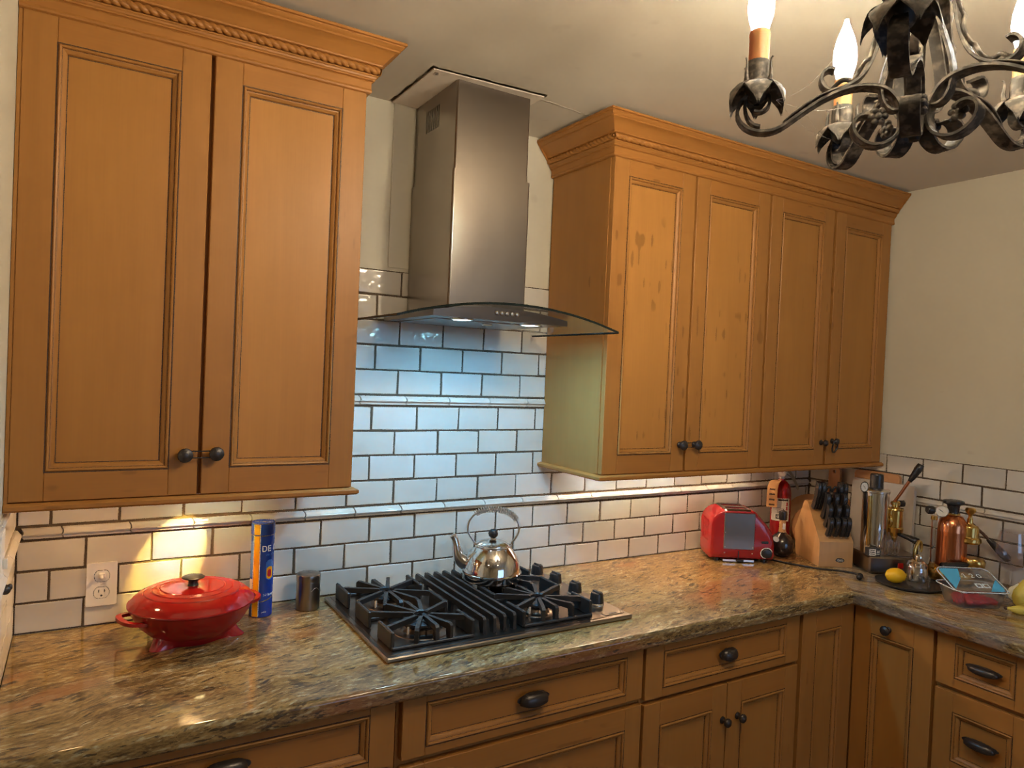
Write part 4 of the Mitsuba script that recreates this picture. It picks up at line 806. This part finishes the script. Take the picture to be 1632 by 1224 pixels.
ga = add('gauge', mv(lathe([(0, 0), (.017, 0), (.018, .008), (.016, .010), (.0155, .008), (0, .008)], 24), M4(np.array([ex, ey, .322]) + gd * .010, gs, (0, 0, 1), gd)), 'mat_chrome', fe, 40)
add('gauge_face', mv(lathe([(.0153, .0082), (0, .0084)], 24), M4(np.array([ex, ey, .322]) + gd * .010, gs, (0, 0, 1), gd)), 'mat_gauge', ga); add('gauge_needle', mv(box(-.001, .001, -.002, .012, .0086, .0090), M4(np.array([ex, ey, .322]) + gd * .010, gs, (0, 0, 1), gd)), 'mat_red_ink', ga)
o = np.array([ex, ey, .338])
add('squeeze_lever', bar(spl([o - gs * .012 + (0, 0, .006), o + gs * .022 + (0, 0, -.004), o + gs * .046 + (0, 0, -.034), o + gs * .068 + (0, 0, -.083)], 20), gs * .77 + np.array([0, 0, .63]), .011, .004), 'mat_steel', fe, label='steel squeeze lever')
add('carry_handle', bar(spl([o + (0, 0, -.016), o + gs * .028 + (0, 0, -.026), o + gs * .050 + (0, 0, -.052)], 14), gd, .013, .003), 'mat_steel', fe)
tg_ = thing('paper_tag', 'curled kraft paper inspection tag hanging from the fire extinguisher neck', 'paper tag')
pts = spl([o - gs * .012 + gd * .030 + (0, 0, -.045), o - gs * .030 + gd * .050 + (0, 0, -.058), o - gs * .036 + gd * .060 + (0, 0, -.100), o - gs * .036 + gd * .060 + (0, 0, -.160)], 22)
card = add('card', bar(pts, gs, np.interp(np.linspace(0, 1, 22), [0, .15, 1], [.024, .040, .044]), .0008), 'mat_kraft', tg_, 40)
for k in range(4): add('print_line', bar(pts[10 + 3 * k:12 + 3 * k] + gd * .001, gs, .022, .0008), 'mat_glaze', card)
add('string', tube(spl([o - gs * .012 + gd * .030 + (0, 0, -.045), o - gs * .014 + gd * .024 + (0, 0, -.036), o - gs * .006 + gd * .016 + (0, 0, -.030)], 10), .0008, 5), 'mat_white', tg_, True)
fx, fy_ = 2.662, -.222
fl = thing('round_bottle', 'round-bodied dark liqueur bottle with a black cap, between toaster and knife block', 'bottle')
add('body', lathe([(0, .001), (.022, .001), (.034, .008), (.0445, .025), (.0475, .045), (.0445, .066), (.033, .084), (.019, .094), (.0155, .1), (0, .1)], 40, (fx, fy_, 0)), 'mat_wine', fl, 50)
add('neck', lathe([(.0155, .0985), (.0135, .112), (.0125, .150), (.0135, .154), (0, .1545)], 28, (fx, fy_, 0)), 'mat_kraft', fl, 40, label='gold foil neck')
add('cap', lathe([(.0155, .150), (.0165, .152), (.0165, .182), (.014, .185), (0, .1855)], 28, (fx, fy_, 0)), 'mat_black', fl, 40)
BA = math.atan2(eye[1] - fy_, eye[0] - fx)
ad = np.array([math.cos(BA), math.sin(BA), 0]); as_ = np.array([-ad[1], ad[0], 0])
add('neck_label', mv(prism(rrect(-.005, .005, -.012, .012, .001), .0006), M4(np.array([fx, fy_, .125]) + ad * .0133 + as_ * .006, as_, (0, 0, 1), ad)), 'mat_white', fl)
add('medallion', mv(lathe([(.011, 0), (.011, .0015), (0, .002)], 20), M4(np.array([fx, fy_, .075]) + ad * .040 - as_ * .022, as_, (0, .3, .95), ad)), 'mat_gauge', fl)

# ------------------------------------------------------------------ knife block and knives
bu = np.array([.866, -.50, 0]); bv = np.array([.50, .866, 0]); BM = M4((2.664, -.394, 0), bu * 1.06, bv * 1.04)
kb_ = thing('knife_block', 'pale wooden knife block full of black-handled knives, right of the toaster', 'knife block')
P = Polygon([(0, 0), (0, .098), (.115, .232), (.145, .236), (.225, .10), (.205, 0)])
add('body', mv(prism(P.buffer(-.002).buffer(.002), .125, M4((0, 0, 0), (0, 1, 0), (0, 0, 1), (1, 0, 0))), BM), 'mat_bamboo', kb_)
lg = add('logo_plate', mv(prism(affinity.scale(Point(0, 0).buffer(1, quad_segs=10), .016, .0085), .0012), BM @ M4((.078, -.0001, .028), (1, 0, 0), (0, 0, 1), (0, -1, 0))), 'mat_cap', kb_)
m = text_mesh('OXO', .0075, .0006, True); m.apply_translation((-m.bounds[1, 0] / 2, -.0038, 0)); add('lettering', mv(m, BM @ M4((.078, -.0013, .028), (1, 0, 0), (0, 0, 1), (0, -1, 0))), 'mat_gauge', lg)
sl_ = np.array([0, .115, .134]); sl_ = sl_ / np.linalg.norm(sl_); hd_ = np.array([.02, -.30, .95]); hd_ /= np.linalg.norm(hd_)
fw = np.array([0, -hd_[2], hd_[1]]); fw /= np.linalg.norm(fw)
rows = [(.022, 4, .075, .80), (.062, 3, .092, .95), (.100, 3, .105, 1.05), (.142, 4, .112, 1.1)]
names = ('front', 'second', 'third', 'rear')
nk = 0
for ri, (t, n, ln, sc) in enumerate(rows):
    for k in range(n):
        x = .020 + (k + .5) * .088 / n + .002 * ((ri * 3 + k) % 3)
        if ri == 3: x = (.010, .027, .092, .110)[k]
        b0 = np.array([x, 0, .098]) + sl_ * t + np.array([0, -.0085, .0073])
        side = np.cross(hd_, fw)
        c = [b0 + hd_ * (ln * q) + fw * (.006 * math.sin(q * 2.4) - .012 * q ** 3) for q in np.linspace(0.0, 1, 14)]
        wv = np.interp(np.linspace(0, 1, 14), [0, .1, .35, .6, .88, 1], [.021, .0245, .020, .0225, .0275, .018]) * sc
        kn_ = thing('kitchen_knife', 'black-handled knife in the %s row of the knife block, %s of %d from the left' % (names[ri], ('first', 'second', 'third', 'fourth')[k], n), 'knife', 'black-handled knives in the block')
        add('handle', mv(bar(np.array(c), fw, wv, .0155 if ri < 3 else .0145), BM), 'mat_black', kn_, 50)
        add('spine', mv(bar(np.array(c) - 0, fw, wv * 1.02, .0016), BM), 'mat_steel_dark', kn_)
        add('bolster', mv(bar(np.array([b0 - hd_ * .005, b0 + hd_ * .002]), fw, .016, .004), BM), 'mat_chrome', kn_)
sc_ = thing('kitchen_scissors', 'kitchen scissors with black loop handles standing in the knife block', 'scissors')
b0 = np.array([.058, -.0085, .1053]) + sl_ * .135
for s in (-1, 1):
    aa = np.linspace(0, 2 * np.pi, 26, endpoint=False); cc = b0 + hd_ * .075 + np.array([s * .0125, 0, 0])
    add('loop', mv(tube(np.array([cc + np.array([1, 0, 0]) * .010 * math.cos(t) + hd_ * .028 * math.sin(t) for t in aa]), .0042, 8, closed=True), BM), 'mat_black', sc_, True)
    add('shank', mv(tube(np.array([b0, b0 + hd_ * .048 + np.array([s * .009, 0, 0])]), .005, 8), BM), 'mat_black', sc_, True)
add('pivot', mv(lathe([(.006, -.006), (.006, .006), (0, .0065)], 16), BM @ M4(b0 + hd_ * .075, (1, 0, 0), hd_, np.cross((1, 0, 0), hd_))), 'mat_chrome', sc_, True)

# ------------------------------------------------------------------ boards leaning in the corner
def board(name, poly, th, m, label, mat='mat_board', extra=None):
    k = thing(name, label, 'cutting board'); add('slab', mv(prism(poly, th), m), mat, k)
    return k
def lean(o, yaw, tilt):
    """board plane: local x along the wall, local y up, leaning back by tilt degrees"""
    a, t = math.radians(yaw), math.radians(tilt); u = np.array([math.cos(a), math.sin(a), 0]); n = np.array([math.sin(a), -math.cos(a), 0])
    up = np.array([0, 0, 1]) * math.cos(t) - n * math.sin(t); return M4(o, u, up, np.cross(u, up))
board('cutting_board', Point(0, .092).buffer(.092, quad_segs=20), .018, lean((2.900, -.198, .001), -35, 10), 'small dark round wooden board leaning just behind the knife block')
board('cutting_board', Point(0, .112).buffer(.112, quad_segs=20), .016, lean((2.952, -.146, .001), -45, 8), 'pale round wooden board leaning behind the dark round board', 'mat_bamboo')
pb_ = rrect(-.075, .075, 0, .215, .02).union(rrect(-.027, .027, .20, .345, .025)).difference(Point(0, .322).buffer(.008))
board('cutting_board', pb_, .016, lean((3.085, -.158, .001), -88, 2.5), 'wooden paddle board with a hole in its handle, on the right wall behind the knives')
board('cutting_board', rrect(-.10, .10, 0, .347, .018), .016, lean((3.111, -.345, .001), -90, 0.6), 'tall rectangular wooden board on the right wall behind the coffee machine')
k = thing('marble_board', 'white marble slab leaning on the right wall behind the lever coffee machine', 'marble board')
add('slab', mv(prism(rrect(-.135, .135, 0, .312, .006), .016), lean((3.078, -.388, .001), -90, 2.0)), 'mat_marble', k)

# ------------------------------------------------------------------ chrome lever coffee machine
EM = M4((2.752, -.545, 0), (.85, -.524, 0), (.524, .85, 0))
es = thing('coffee_machine', 'chrome and brass lever coffee machine in the corner, black lever raised', 'coffee machine')
bs = add('base', mv(box(0, .205, 0, .165, .006, .068, .006), EM), 'mat_steel', es)
add('drip_grille', mv(box(.09, .198, .02, .145, .068, .0705, .001), EM), 'mat_steel_dark', bs)
add('power_switch', mv(box(.108, .128, -.003, .001, .028, .048, .001), EM), 'mat_screen_red', bs, label='red rocker switch')
for x in (.02, .185):
    for y in (.02, .145): add('foot', mv(lathe([(0, 0), (.009, 0), (.009, .007), (0, .007)], 12), EM @ M4((x, y, 0))), 'mat_black', bs)
bo = np.array([.056, .085])
add('boiler', mv(lathe([(0, .066), (.047, .067), (.047, .300), (.050, .302), (.050, .308), (.046, .312), (.02, .318), (0, .318)], 44), EM @ M4((*bo, 0))), 'mat_chrome', es, 30)
add('boiler_cap', mv(lathe([(.020, .316), (.024, .318), (.024, .366), (.021, .372), (0, .3725)], 24), EM @ M4((*bo, 0))), 'mat_black', es, 40)
add('sight_glass', mv(tube(np.array([(.012, .045, .10), (.012, .045, .29)]), .006, 12), EM), 'mat_brass', es, True)
ga = add('gauge', mv(lathe([(0, 0), (.0195, 0), (.0205, .012), (.018, .014), (.0175, .012), (0, .012)], 26), EM @ M4((-.026, .012, .330), (.82, 0.1, 0), (0, 0, 1), (-.45, -.87, .0))), 'mat_black', es, 40, label='pressure gauge')
add('gauge_face', mv(lathe([(.0172, .0124), (0, .0126)], 24), EM @ M4((-.026, .012, .330), (.82, .1, 0), (0, 0, 1), (-.45, -.87, 0))), 'mat_gauge', ga); add('needle', mv(box(-.0012, .0012, -.008, .011, .0128, .0132), EM @ M4((-.026, .012, .330), (.6, .1, .6), (-.5, 0, .7), (-.45, -.87, 0))), 'mat_black', ga)
add('gauge_pipe', mv(tube(np.array([(-.024, .016, .328), (.01, .05, .315), (.056, .085, .308)]), .005, 10), EM), 'mat_brass', es, True)
go = np.array([.128, .075])
gr = add('group_head', mv(lathe([(0, .135), (.014, .136), (.016, .150), (.030, .152), (.032, .168), (.028, .172), (.027, .235), (.030, .238), (.028, .244), (.012, .248), (.011, .262), (0, .263)], 36), EM @ M4((*go, 0))), 'mat_brass', es, 35, label='brass piston group')
add('group_neck', mv(tube(np.array([(.09, .080, .195), (.128, .075, .195)]), .017, 18), EM), 'mat_brass', es, True)
aa = np.linspace(0, 2 * np.pi, 30, endpoint=False); add('group_flange', mv(tube(np.stack([np.full(30, .104), .079 + .026 * np.cos(aa), .195 + .026 * np.sin(aa)], 1), .005, 8, closed=True), EM), 'mat_brass', gr, True)
add('spout', mv(lathe([(0, .112), (.006, .112), (.009, .125), (.011, .137), (0, .137)], 18), EM @ M4((*go, 0))), 'mat_brass', gr, True)
add('portafilter_handle', mv(tube(np.array([(.138, .06, .146), (.160, .02, .140), (.172, -.006, .134)]), np.array([.007, .011, .0135]), 14), EM), 'mat_black', gr, True, label='black portafilter handle')
lv = spl([(.112, .080, .258), (.124, .075, .270), (.148, .062, .318), (.168, .052, .358)], 16)
l1 = add('lever', mv(tube(lv, .0055, 10), EM), 'mat_copper', es, True)
add('lever_grip', mv(tube(np.array([(.165, .053, .352), (.175, .048, .371), (.190, .041, .402), (.197, .037, .420)]), np.array([.0075, .0115, .0145, .0115]), 18), EM), 'mat_black', l1, True, label='black lever grip')
add('lever_fork', mv(box(.112, .144, .066, .084, .252, .270, .004), EM), 'mat_brass', l1); add('steam_knob', mv(tube(np.array([(.145, .095, .258), (.172, .10, .258)]), .0125, 16), EM), 'mat_black', es, True)
add('steam_pipe', mv(tube(spl([(.150, .095, .250), (.160, .10, .22), (.165, .095, .17), (.168, .09, .13)], 16), .0032, 8), EM), 'mat_brass', es, True)
k = thing('small_box', 'small black box with a white label on the chrome coffee machine base', 'box')
add('body', mv(box(-.002, .044, .006, .034, .0685, .098, .001), EM), 'mat_cap', k); lbx = add('label', mv(box(.001, .026, .0052, .0062, .071, .0955), EM), 'mat_white', k)
for q in range(3): add('print', mv(box(.004, .022, .0046, .0053, .075 + q * .007, .0775 + q * .007), EM), 'mat_cap', lbx)
for q in range(3): add('print', mv(box(.0285 + .001 * q, .041, .0052, .0062, .075 + q * .006, .078 + q * .006), EM), 'mat_gauge', k)
def glass_cup(r, h): return [(0, 0), (r * .8, 0), (r * .84, .002), (r, h)]
for i, (x, y, lab) in enumerate(((.070, .034, 'small ribbed shot glass on the coffee machine base, beside the black box'), (.112, .045, 'small clear shot glass on the drip tray under the brass group'))):
    k = thing('shot_glass', lab, 'glass', 'shot glasses on the coffee machine')
    add('bowl', mv(lathe(glass_cup(.021, .052), 24), EM @ M4((x, y, .0712))), 'mat_pane', k, 35)
    for q in range(10): add('rib', mv(tube(np.array([(.0178 * math.cos(q * .628), .0178 * math.sin(q * .628), .003), (.0206 * math.cos(q * .628), .0206 * math.sin(q * .628), .050)]), .0012, 5), EM @ M4((x, y, .0712))), 'mat_chrome', k, True)
    add('foot_ring', mv(lathe([(.0175, 0), (.018, .001), (.0165, .003), (.016, .001)], 20), EM @ M4((x, y, .0708))), 'mat_glass', k)
cpot = thing('sugar_pot', 'chrome domed pot with a brass handle on the round dark tray', 'pot')
PO = np.array([2.826, -.682])
add('body', lathe([(0, .0075), (.030, .0075), (.036, .018), (.037, .040), (.034, .055)], 32, (*PO, 0)), 'mat_chrome', cpot, 40); add('dome_lid', lathe([(.0355, .0555), (.0345, .062), (.027, .076), (.012, .0845), (0, .086)], 32, (*PO, 0)), 'mat_chrome', cpot, 40)
add('handle', bar(spl([(PO[0] - .012, PO[1], .084), (PO[0] - .020, PO[1], .104), (PO[0] - .014, PO[1] - .001, .130), (PO[0] + .002, PO[1] - .004, .152), (PO[0] + .010, PO[1] - .006, .140), (PO[0] + .008, PO[1] - .004, .112)], 24), (.5, .85, 0), .010, .007), 'mat_brass', cpot, 60, label='brass handle')
tray = thing('round_tray', 'round dark metal tray in front of the lever coffee machine', 'tray')
TC = np.array([2.763, -.690])
add('plate', lathe([(0, .001), (.100, .001), (.108, .004), (.110, .009), (.108, .0105), (.104, .0075), (.098, .0055), (0, .005)], 48, (*TC, 0)), 'mat_iron', tray, 35)
k = thing('lemon', 'yellow lemon lying on the round dark tray', 'lemon')
lm = lathe([(0, -.040), (.004, -.0385), (.009, -.034), (.019, -.026), (.0255, -.012), (.0265, 0), (.0255, .012), (.019, .026), (.009, .033), (.004, .0365), (0, .0372)], 28)
add('fruit', mv(lm, M4((2.722, -.665, .032), (0, 0, 1), (.5, .866, 0), (-.866, .5, 0))), 'mat_lemon', k, True); add('stem_end', ell((2.722 + .0345, -.665 - .02, .032), (.003, .003, .003), 1), 'mat_glaze', k)
k = thing('oil_cruet', 'round clear glass cruet with a chrome stopper, next to the lemon on the tray', 'cruet'); o = (2.752, -.728, .0062)
add('bowl', lathe([(0, 0), (.030, 0), (.038, .006), (.0405, .022), (.037, .042), (.024, .060), (.0145, .068), (.0135, .074)], 40, o), 'mat_pane', k, 35)
add('stopper', lathe([(.0140, .0735), (.0165, .076), (.0165, .082), (.013, .085), (.009, .088), (.0125, .094), (.0142, .101), (.012, .109), (.006, .113), (0, .114)], 28, o), 'mat_chrome', k, 40); add('collar', lathe([(.0145, .066), (.0155, .068), (.0155, .073), (.0145, .0745)], 24, o), 'mat_chrome', k, 40)

# ------------------------------------------------------------------ copper coffee machine
C2 = np.array([2.978, -.722]); cm = thing('coffee_machine', 'copper and brass lever coffee machine against the right wall, black lever lowered', 'coffee machine')
def at2(dx, dy, z=0): return np.array([C2[0] + dx * .85 + dy * .524, C2[1] - dx * .524 + dy * .85, z])
add('base', lathe([(0, 0), (.070, 0), (.077, .006), (.078, .030), (.074, .046), (.062, .056), (.03, .060), (0, .061)], 44, (*C2, 0)), 'mat_brass', cm, 40, label='round brass base'); add('base_ring', lathe([(.0765, .0), (.080, .001), (.0805, .006), (.078, .008)], 44, (*C2, 0)), 'mat_black', cm, 40)
add('boiler', lathe([(.050, .058), (.0515, .062), (.050, .068), (.0485, .18), (.0495, .183), (.0485, .187), (.0475, .205), (.043, .224), (.033, .240), (.022, .247), (0, .248)], 44, (*C2, 0)), 'mat_copper', cm, 35, label='copper boiler')
add('boiler_collar', lathe([(.021, .245), (.023, .247), (.023, .252), (0, .2525)], 28, (*C2, 0)), 'mat_brass', cm, 40)
add('boiler_cap', lathe([(.021, .252), (.019, .258), (.0205, .276), (.0225, .283), (.034, .287), (.0355, .292), (.0345, .298), (.028, .300), (0, .301)], 32, (*C2, 0)), 'mat_black', cm, 40, label='black flared boiler cap')
ga = add('gauge', mv(lathe([(0, 0), (.021, 0), (.022, .014), (.0195, .016), (.019, .014), (0, .014)], 28), M4(at2(-.055, -.02, .262), (.52, -.854, 0), (0, 0, 1), (-.854, -.52, 0))), 'mat_chrome', cm, 40, label='pressure gauge')
add('gauge_face', mv(lathe([(.0188, .0144), (0, .0146)], 26), M4(at2(-.055, -.02, .262), (.52, -.854, 0), (0, 0, 1), (-.854, -.52, 0))), 'mat_gauge', ga); add('needle', mv(box(-.001, .001, -.006, .013, .0148, .0152), M4(at2(-.055, -.02, .262), (.31, -.51, .80), (-.42, .68, .60), (-.854, -.52, 0))), 'mat_black', ga)
add('steam_knob', mv(lathe([(0, -.012), (.014, -.012), (.016, -.004), (.016, .006), (.012, .012), (0, .012)], 20), M4(at2(-.092, -.01, .262), (0, 0, 1), (.5, .85, 0), (-.85, .5, 0))), 'mat_black', cm, 40)
add('gauge_pipe', tube(spl([at2(-.075, -.005, .262), at2(-.04, 0, .262), at2(-.01, 0, .246)], 10), .005, 10), 'mat_brass', cm, True)
sg = add('sight_glass', tube(np.array([at2(-.072, -.005, .062), at2(-.072, -.005, .225)]), .0085, 16), 'mat_glass', cm, True, label='glass level tube')
for q0, q1 in ((.225, .240), (.05, .066)): add('tube_fitting', lathe([(0, q0), (.011, q0), (.011, q1), (0, q1 + .0005)], 16, at2(-.072, -.005)), 'mat_brass', sg, 40)
gp = at2(.050, -.022)
gr = add('group_head', lathe([(0, .148), (.036, .149), (.040, .155), (.039, .166), (.034, .170), (.031, .174), (.030, .205), (.026, .212), (.012, .218), (.0095, .225), (.0095, .238), (0, .239)], 36, gp), 'mat_brass', cm, 35, label='brass bell-shaped group')
add('group_neck', tube(np.array([at2(.02, -.01, .185), at2(.062, -.02, .185)]), .019, 18), 'mat_brass', gr, True)
add('finial', lathe([(.008, .236), (.006, .246), (.009, .254), (.016, .262), (.018, .272), (.013, .278), (0, .279)], 24, gp), 'mat_brass', gr, 40)
l1 = add('lever', tube(np.array([gp + (0, 0, .226), at2(.092, -.035, .186), at2(.112, -.042, .164)]), .0055, 10), 'mat_wood_dark', cm, True)
add('lever_grip', tube(np.array([at2(.108, -.041, .168), at2(.122, -.047, .154), at2(.148, -.057, .124), at2(.166, -.064, .104), at2(.170, -.066, .099)]), np.array([.008, .0120, .0150, .0135, .009]), 18), 'mat_black', l1, True, label='black lever grip')
add('portafilter', [lathe([(0, .062), (.024, .062), (.034, .072), (.036, .088), (.030, .1), (0, .102)], 28, at2(.052, -.055))], 'mat_brass', cm, 40)
add('portafilter_handle', tube(np.array([at2(.03, -.060, .078), at2(-.02, -.070, .074), at2(-.078, -.080, .070)]), np.array([.009, .013, .015]), 16), 'mat_black', cm, True, label='black portafilter handle')

scene['mat_wineglass'] = {'type': 'thindielectric', 'int_ior': 1.7, 'ext_ior': 1.0, 'specular_transmittance': rgb((0.80, 0.76, 0.79))}
# ------------------------------------------------------------------ wine glass, clamshell with tomatoes, fruit
k = thing('wine_glass', 'tall stemmed wine glass standing near the right wall', 'wine glass'); o = (2.975, -.925, .0006)
bowl = [(.0035, .088), (.014, .092), (.032, .103), (.0455, .124), (.0490, .145), (.0470, .175), (.0415, .212), (.0385, .226)]
add('bowl', lathe(bowl, 44, o), 'mat_wineglass', k, 40); add('rim', tube(np.stack([o[0] + .0385 * np.cos(an), o[1] + .0385 * np.sin(an), np.full(72, .2266)], 1), .0007, 6, closed=True), 'mat_glass', k, True)
add('stem', lathe([(0, .0), (.034, 0), (.035, .001), (.020, .0035), (.006, .008), (.0035, .020), (.0032, .070), (.0038, .0885), (0, .0895)], 32, o), 'mat_glass', k, 40)
scene['mat_clear_plastic'] = {'type': 'blendbsdf', 'weight': 0.06, 'bsdf_0': {'type': 'thindielectric', 'int_ior': 1.6, 'ext_ior': 1.0}, 'bsdf_1': pr((0.75, 0.78, 0.80), 0.12, coat=1.0)}
CO = np.array([2.742, -.912]); cu = np.array([.866, -.5, 0]); cv = np.array([.5, .866, 0]); CM = M4((*CO, .0005), cu, cv)
cl = thing('plastic_clamshell', 'clear plastic clamshell punnet with blue film on its lid, holding red tomatoes', 'punnet')
def tub(w, d, h, w1, d1, m, rim=.008):
    r0, r1 = rrect(-w / 2, w / 2, -d / 2, d / 2, .018), rrect(-w1 / 2, w1 / 2, -d1 / 2, d1 / 2, .024); n = 64; ts = np.linspace(0, 1, n, endpoint=False)
    ls = [[q.exterior.interpolate(t_, normalized=True).coords[0] for t_ in ts] for q in (r0.buffer(-.004), r0, r1, r1.buffer(rim))]
    zz = (0, .004, h, h); V = [(*p, z) for L_, z in zip(ls, zz) for p in L_] + [(0, 0, 0)]; F = []
    for i in range(3):
        for j in range(n): a, b = i * n + j, i * n + (j + 1) % n; F += [(a, b, b + n), (a, b + n, a + n)]
    F += [(4 * n, (j + 1) % n, j) for j in range(n)]
    lip = np.array([(*p, h) for p in ls[3]])
    return mv(trimesh.Trimesh(np.array(V), np.array(F), process=False), m), mv(tube(lip, .0016, 6, closed=True), m)
scene['mat_lip'] = pr((0.62, 0.72, 0.78), 0.15, coat=1.0)
t_, l_ = tub(.140, .100, .058, .168, .124, CM)
tk = add('tub', t_, 'mat_clear_plastic', cl, 30, label='clear tub'); add('lip', l_, 'mat_lip', tk, True)
LM = CM @ M4((0, .004, .078), (1, 0, 0), (0, .93, .367), (0, -.367, .93))
t_, l_ = tub(.168, .124, -.016, .140, .100, LM, .001)
lk = add('lid', t_, 'mat_clear_plastic', cl, 30, label='clear lid standing ajar'); l2 = tube(np.array([(*p, 0) for p in [rrect(-.090, .090, -.068, .068, .026).exterior.interpolate(q, normalized=True).coords[0] for q in np.linspace(0, 1, 64, endpoint=False)]]), .0016, 6, closed=True)
add('lip', mv(l2, LM), 'mat_lip', lk, True)
add('film', mv(prism(Polygon([(-.082, -.050), (-.082, .055), (-.070, .060), (-.012, .060), (-.035, .005)]), .0006, M4((0, 0, .0008))), LM), 'mat_blue_film', lk, label='blue film')
add('film', mv(prism(Polygon([(.030, -.058), (.078, -.058), (.083, -.04), (.083, .005), (.060, -.020)]), .0006, M4((0, 0, .0008))), LM), 'mat_blue_film', lk, label='blue film')
m = text_mesh('1 2 0', .020, .0008); m.apply_translation((-.022, .012, .0012)); add('embossed_lettering', mv(m, LM), 'mat_lip', lk)
for q in (.018, .042): add('embossed_square', mv(ring(q - .022, q, -.040, -.018, [(0, -.0002), (.003, -.0012), (.005, -.0002)]), LM @ M4((0, 0, .001), (1, 0, 0), (0, 0, -1), (0, 1, 0))), 'mat_lip', lk)
tp_ = [(-.050, -.020), (-.025, -.030), (0, -.028), (.026, -.030), (.048, -.022), (-.040, .006), (-.012, -.002), (.016, .000), (.042, .006), (-.026, .028), (.004, .028), (.032, .030)]
for i, (x, y) in enumerate(tp_):
    k = thing('tomato', 'small red plum tomato in the clear punnet, %s of its %s row' % (('first', 'second', 'third', 'fourth', 'last')[(0, 1, 2, 3, 4, 0, 1, 2, 3, 0, 1, 2)[i]], 'front' if i < 5 else 'middle' if i < 9 else 'back'), 'tomato', 'tomatoes in the plastic punnet')
    a = i * 1.3; m = ell((0, 0, 0), (.0185, .0125, .0125), 3)
    add('fruit', mv(m, CM @ rz(math.degrees(a), (x * 1.1, y, .0165 + (.0015 if i % 2 else 0)))), 'mat_tomato', k, True)
def banana(name, pts, r, lab):
    k = thing('banana', lab, 'banana', None); q = spl(pts, 26)
    add('fruit', tube(q, np.interp(np.linspace(0, 1, 26), [0, .06, .18, .5, .82, .95, 1], [.004, .006, .0135, .0165, .0135, .006, .004]) * r, 9), 'mat_banana', k, 40); add('tip', ell(q[0], (.0055, .0055, .0055), 1), 'mat_glaze', k, True)
banana('a', [(2.742, -1.015, .018), (2.775, -1.055, .0172), (2.815, -1.10, .018), (2.85, -1.16, .024)], 1.0, 'yellow banana lying at the very edge of the worktop view, in front of the pear')
k = thing('pear', 'greenish yellow pear beside the plastic punnet, at the right edge', 'pear')
add('fruit', lathe([(0, .001), (.018, .002), (.033, .014), (.039, .034), (.035, .055), (.023, .074), (.014, .090), (.008, .098), (0, .1)], 30, (2.862, -1.020, 0)), 'mat_banana', k, True); add('stem', tube(np.array([(2.862, -1.02, .098), (2.865, -1.022, .112)]), .0018, 6), 'mat_glaze', k)
k = thing('onion', 'peeled white onion behind the pear', 'onion')
add('bulb', lathe([(0, .001), (.012, .002), (.028, .014), (.033, .030), (.027, .046), (.013, .056), (.005, .064), (0, .066)], 28, (2.918, -.975, 0)), 'mat_onion', k, True); add('root', ell((2.918, -.975, .066), (.004, .004, .003), 1), 'mat_kraft', k)
cd = spl([(2.585, -.20, .004), (2.565, -.265, .004), (2.585, -.335, .004), (2.625, -.420, .004), (2.672, -.468, .004), (2.700, -.520, .004), (2.690, -.558, .004), (2.655, -.570, .006)], 70)
k = thing('power_cord', 'black power cord running over the worktop in front of the knife block', 'cord')
add('cable', tube(cd, .0034, 8), 'mat_black', k, True); add('plug', tube(np.array([cd[-1] + (.012, .006, .006), cd[-1] + (-.004, -.003, .007), cd[-1] + (-.020, -.010, .006)]), np.array([.006, .012, .009]), 12), 'mat_black', k, True)
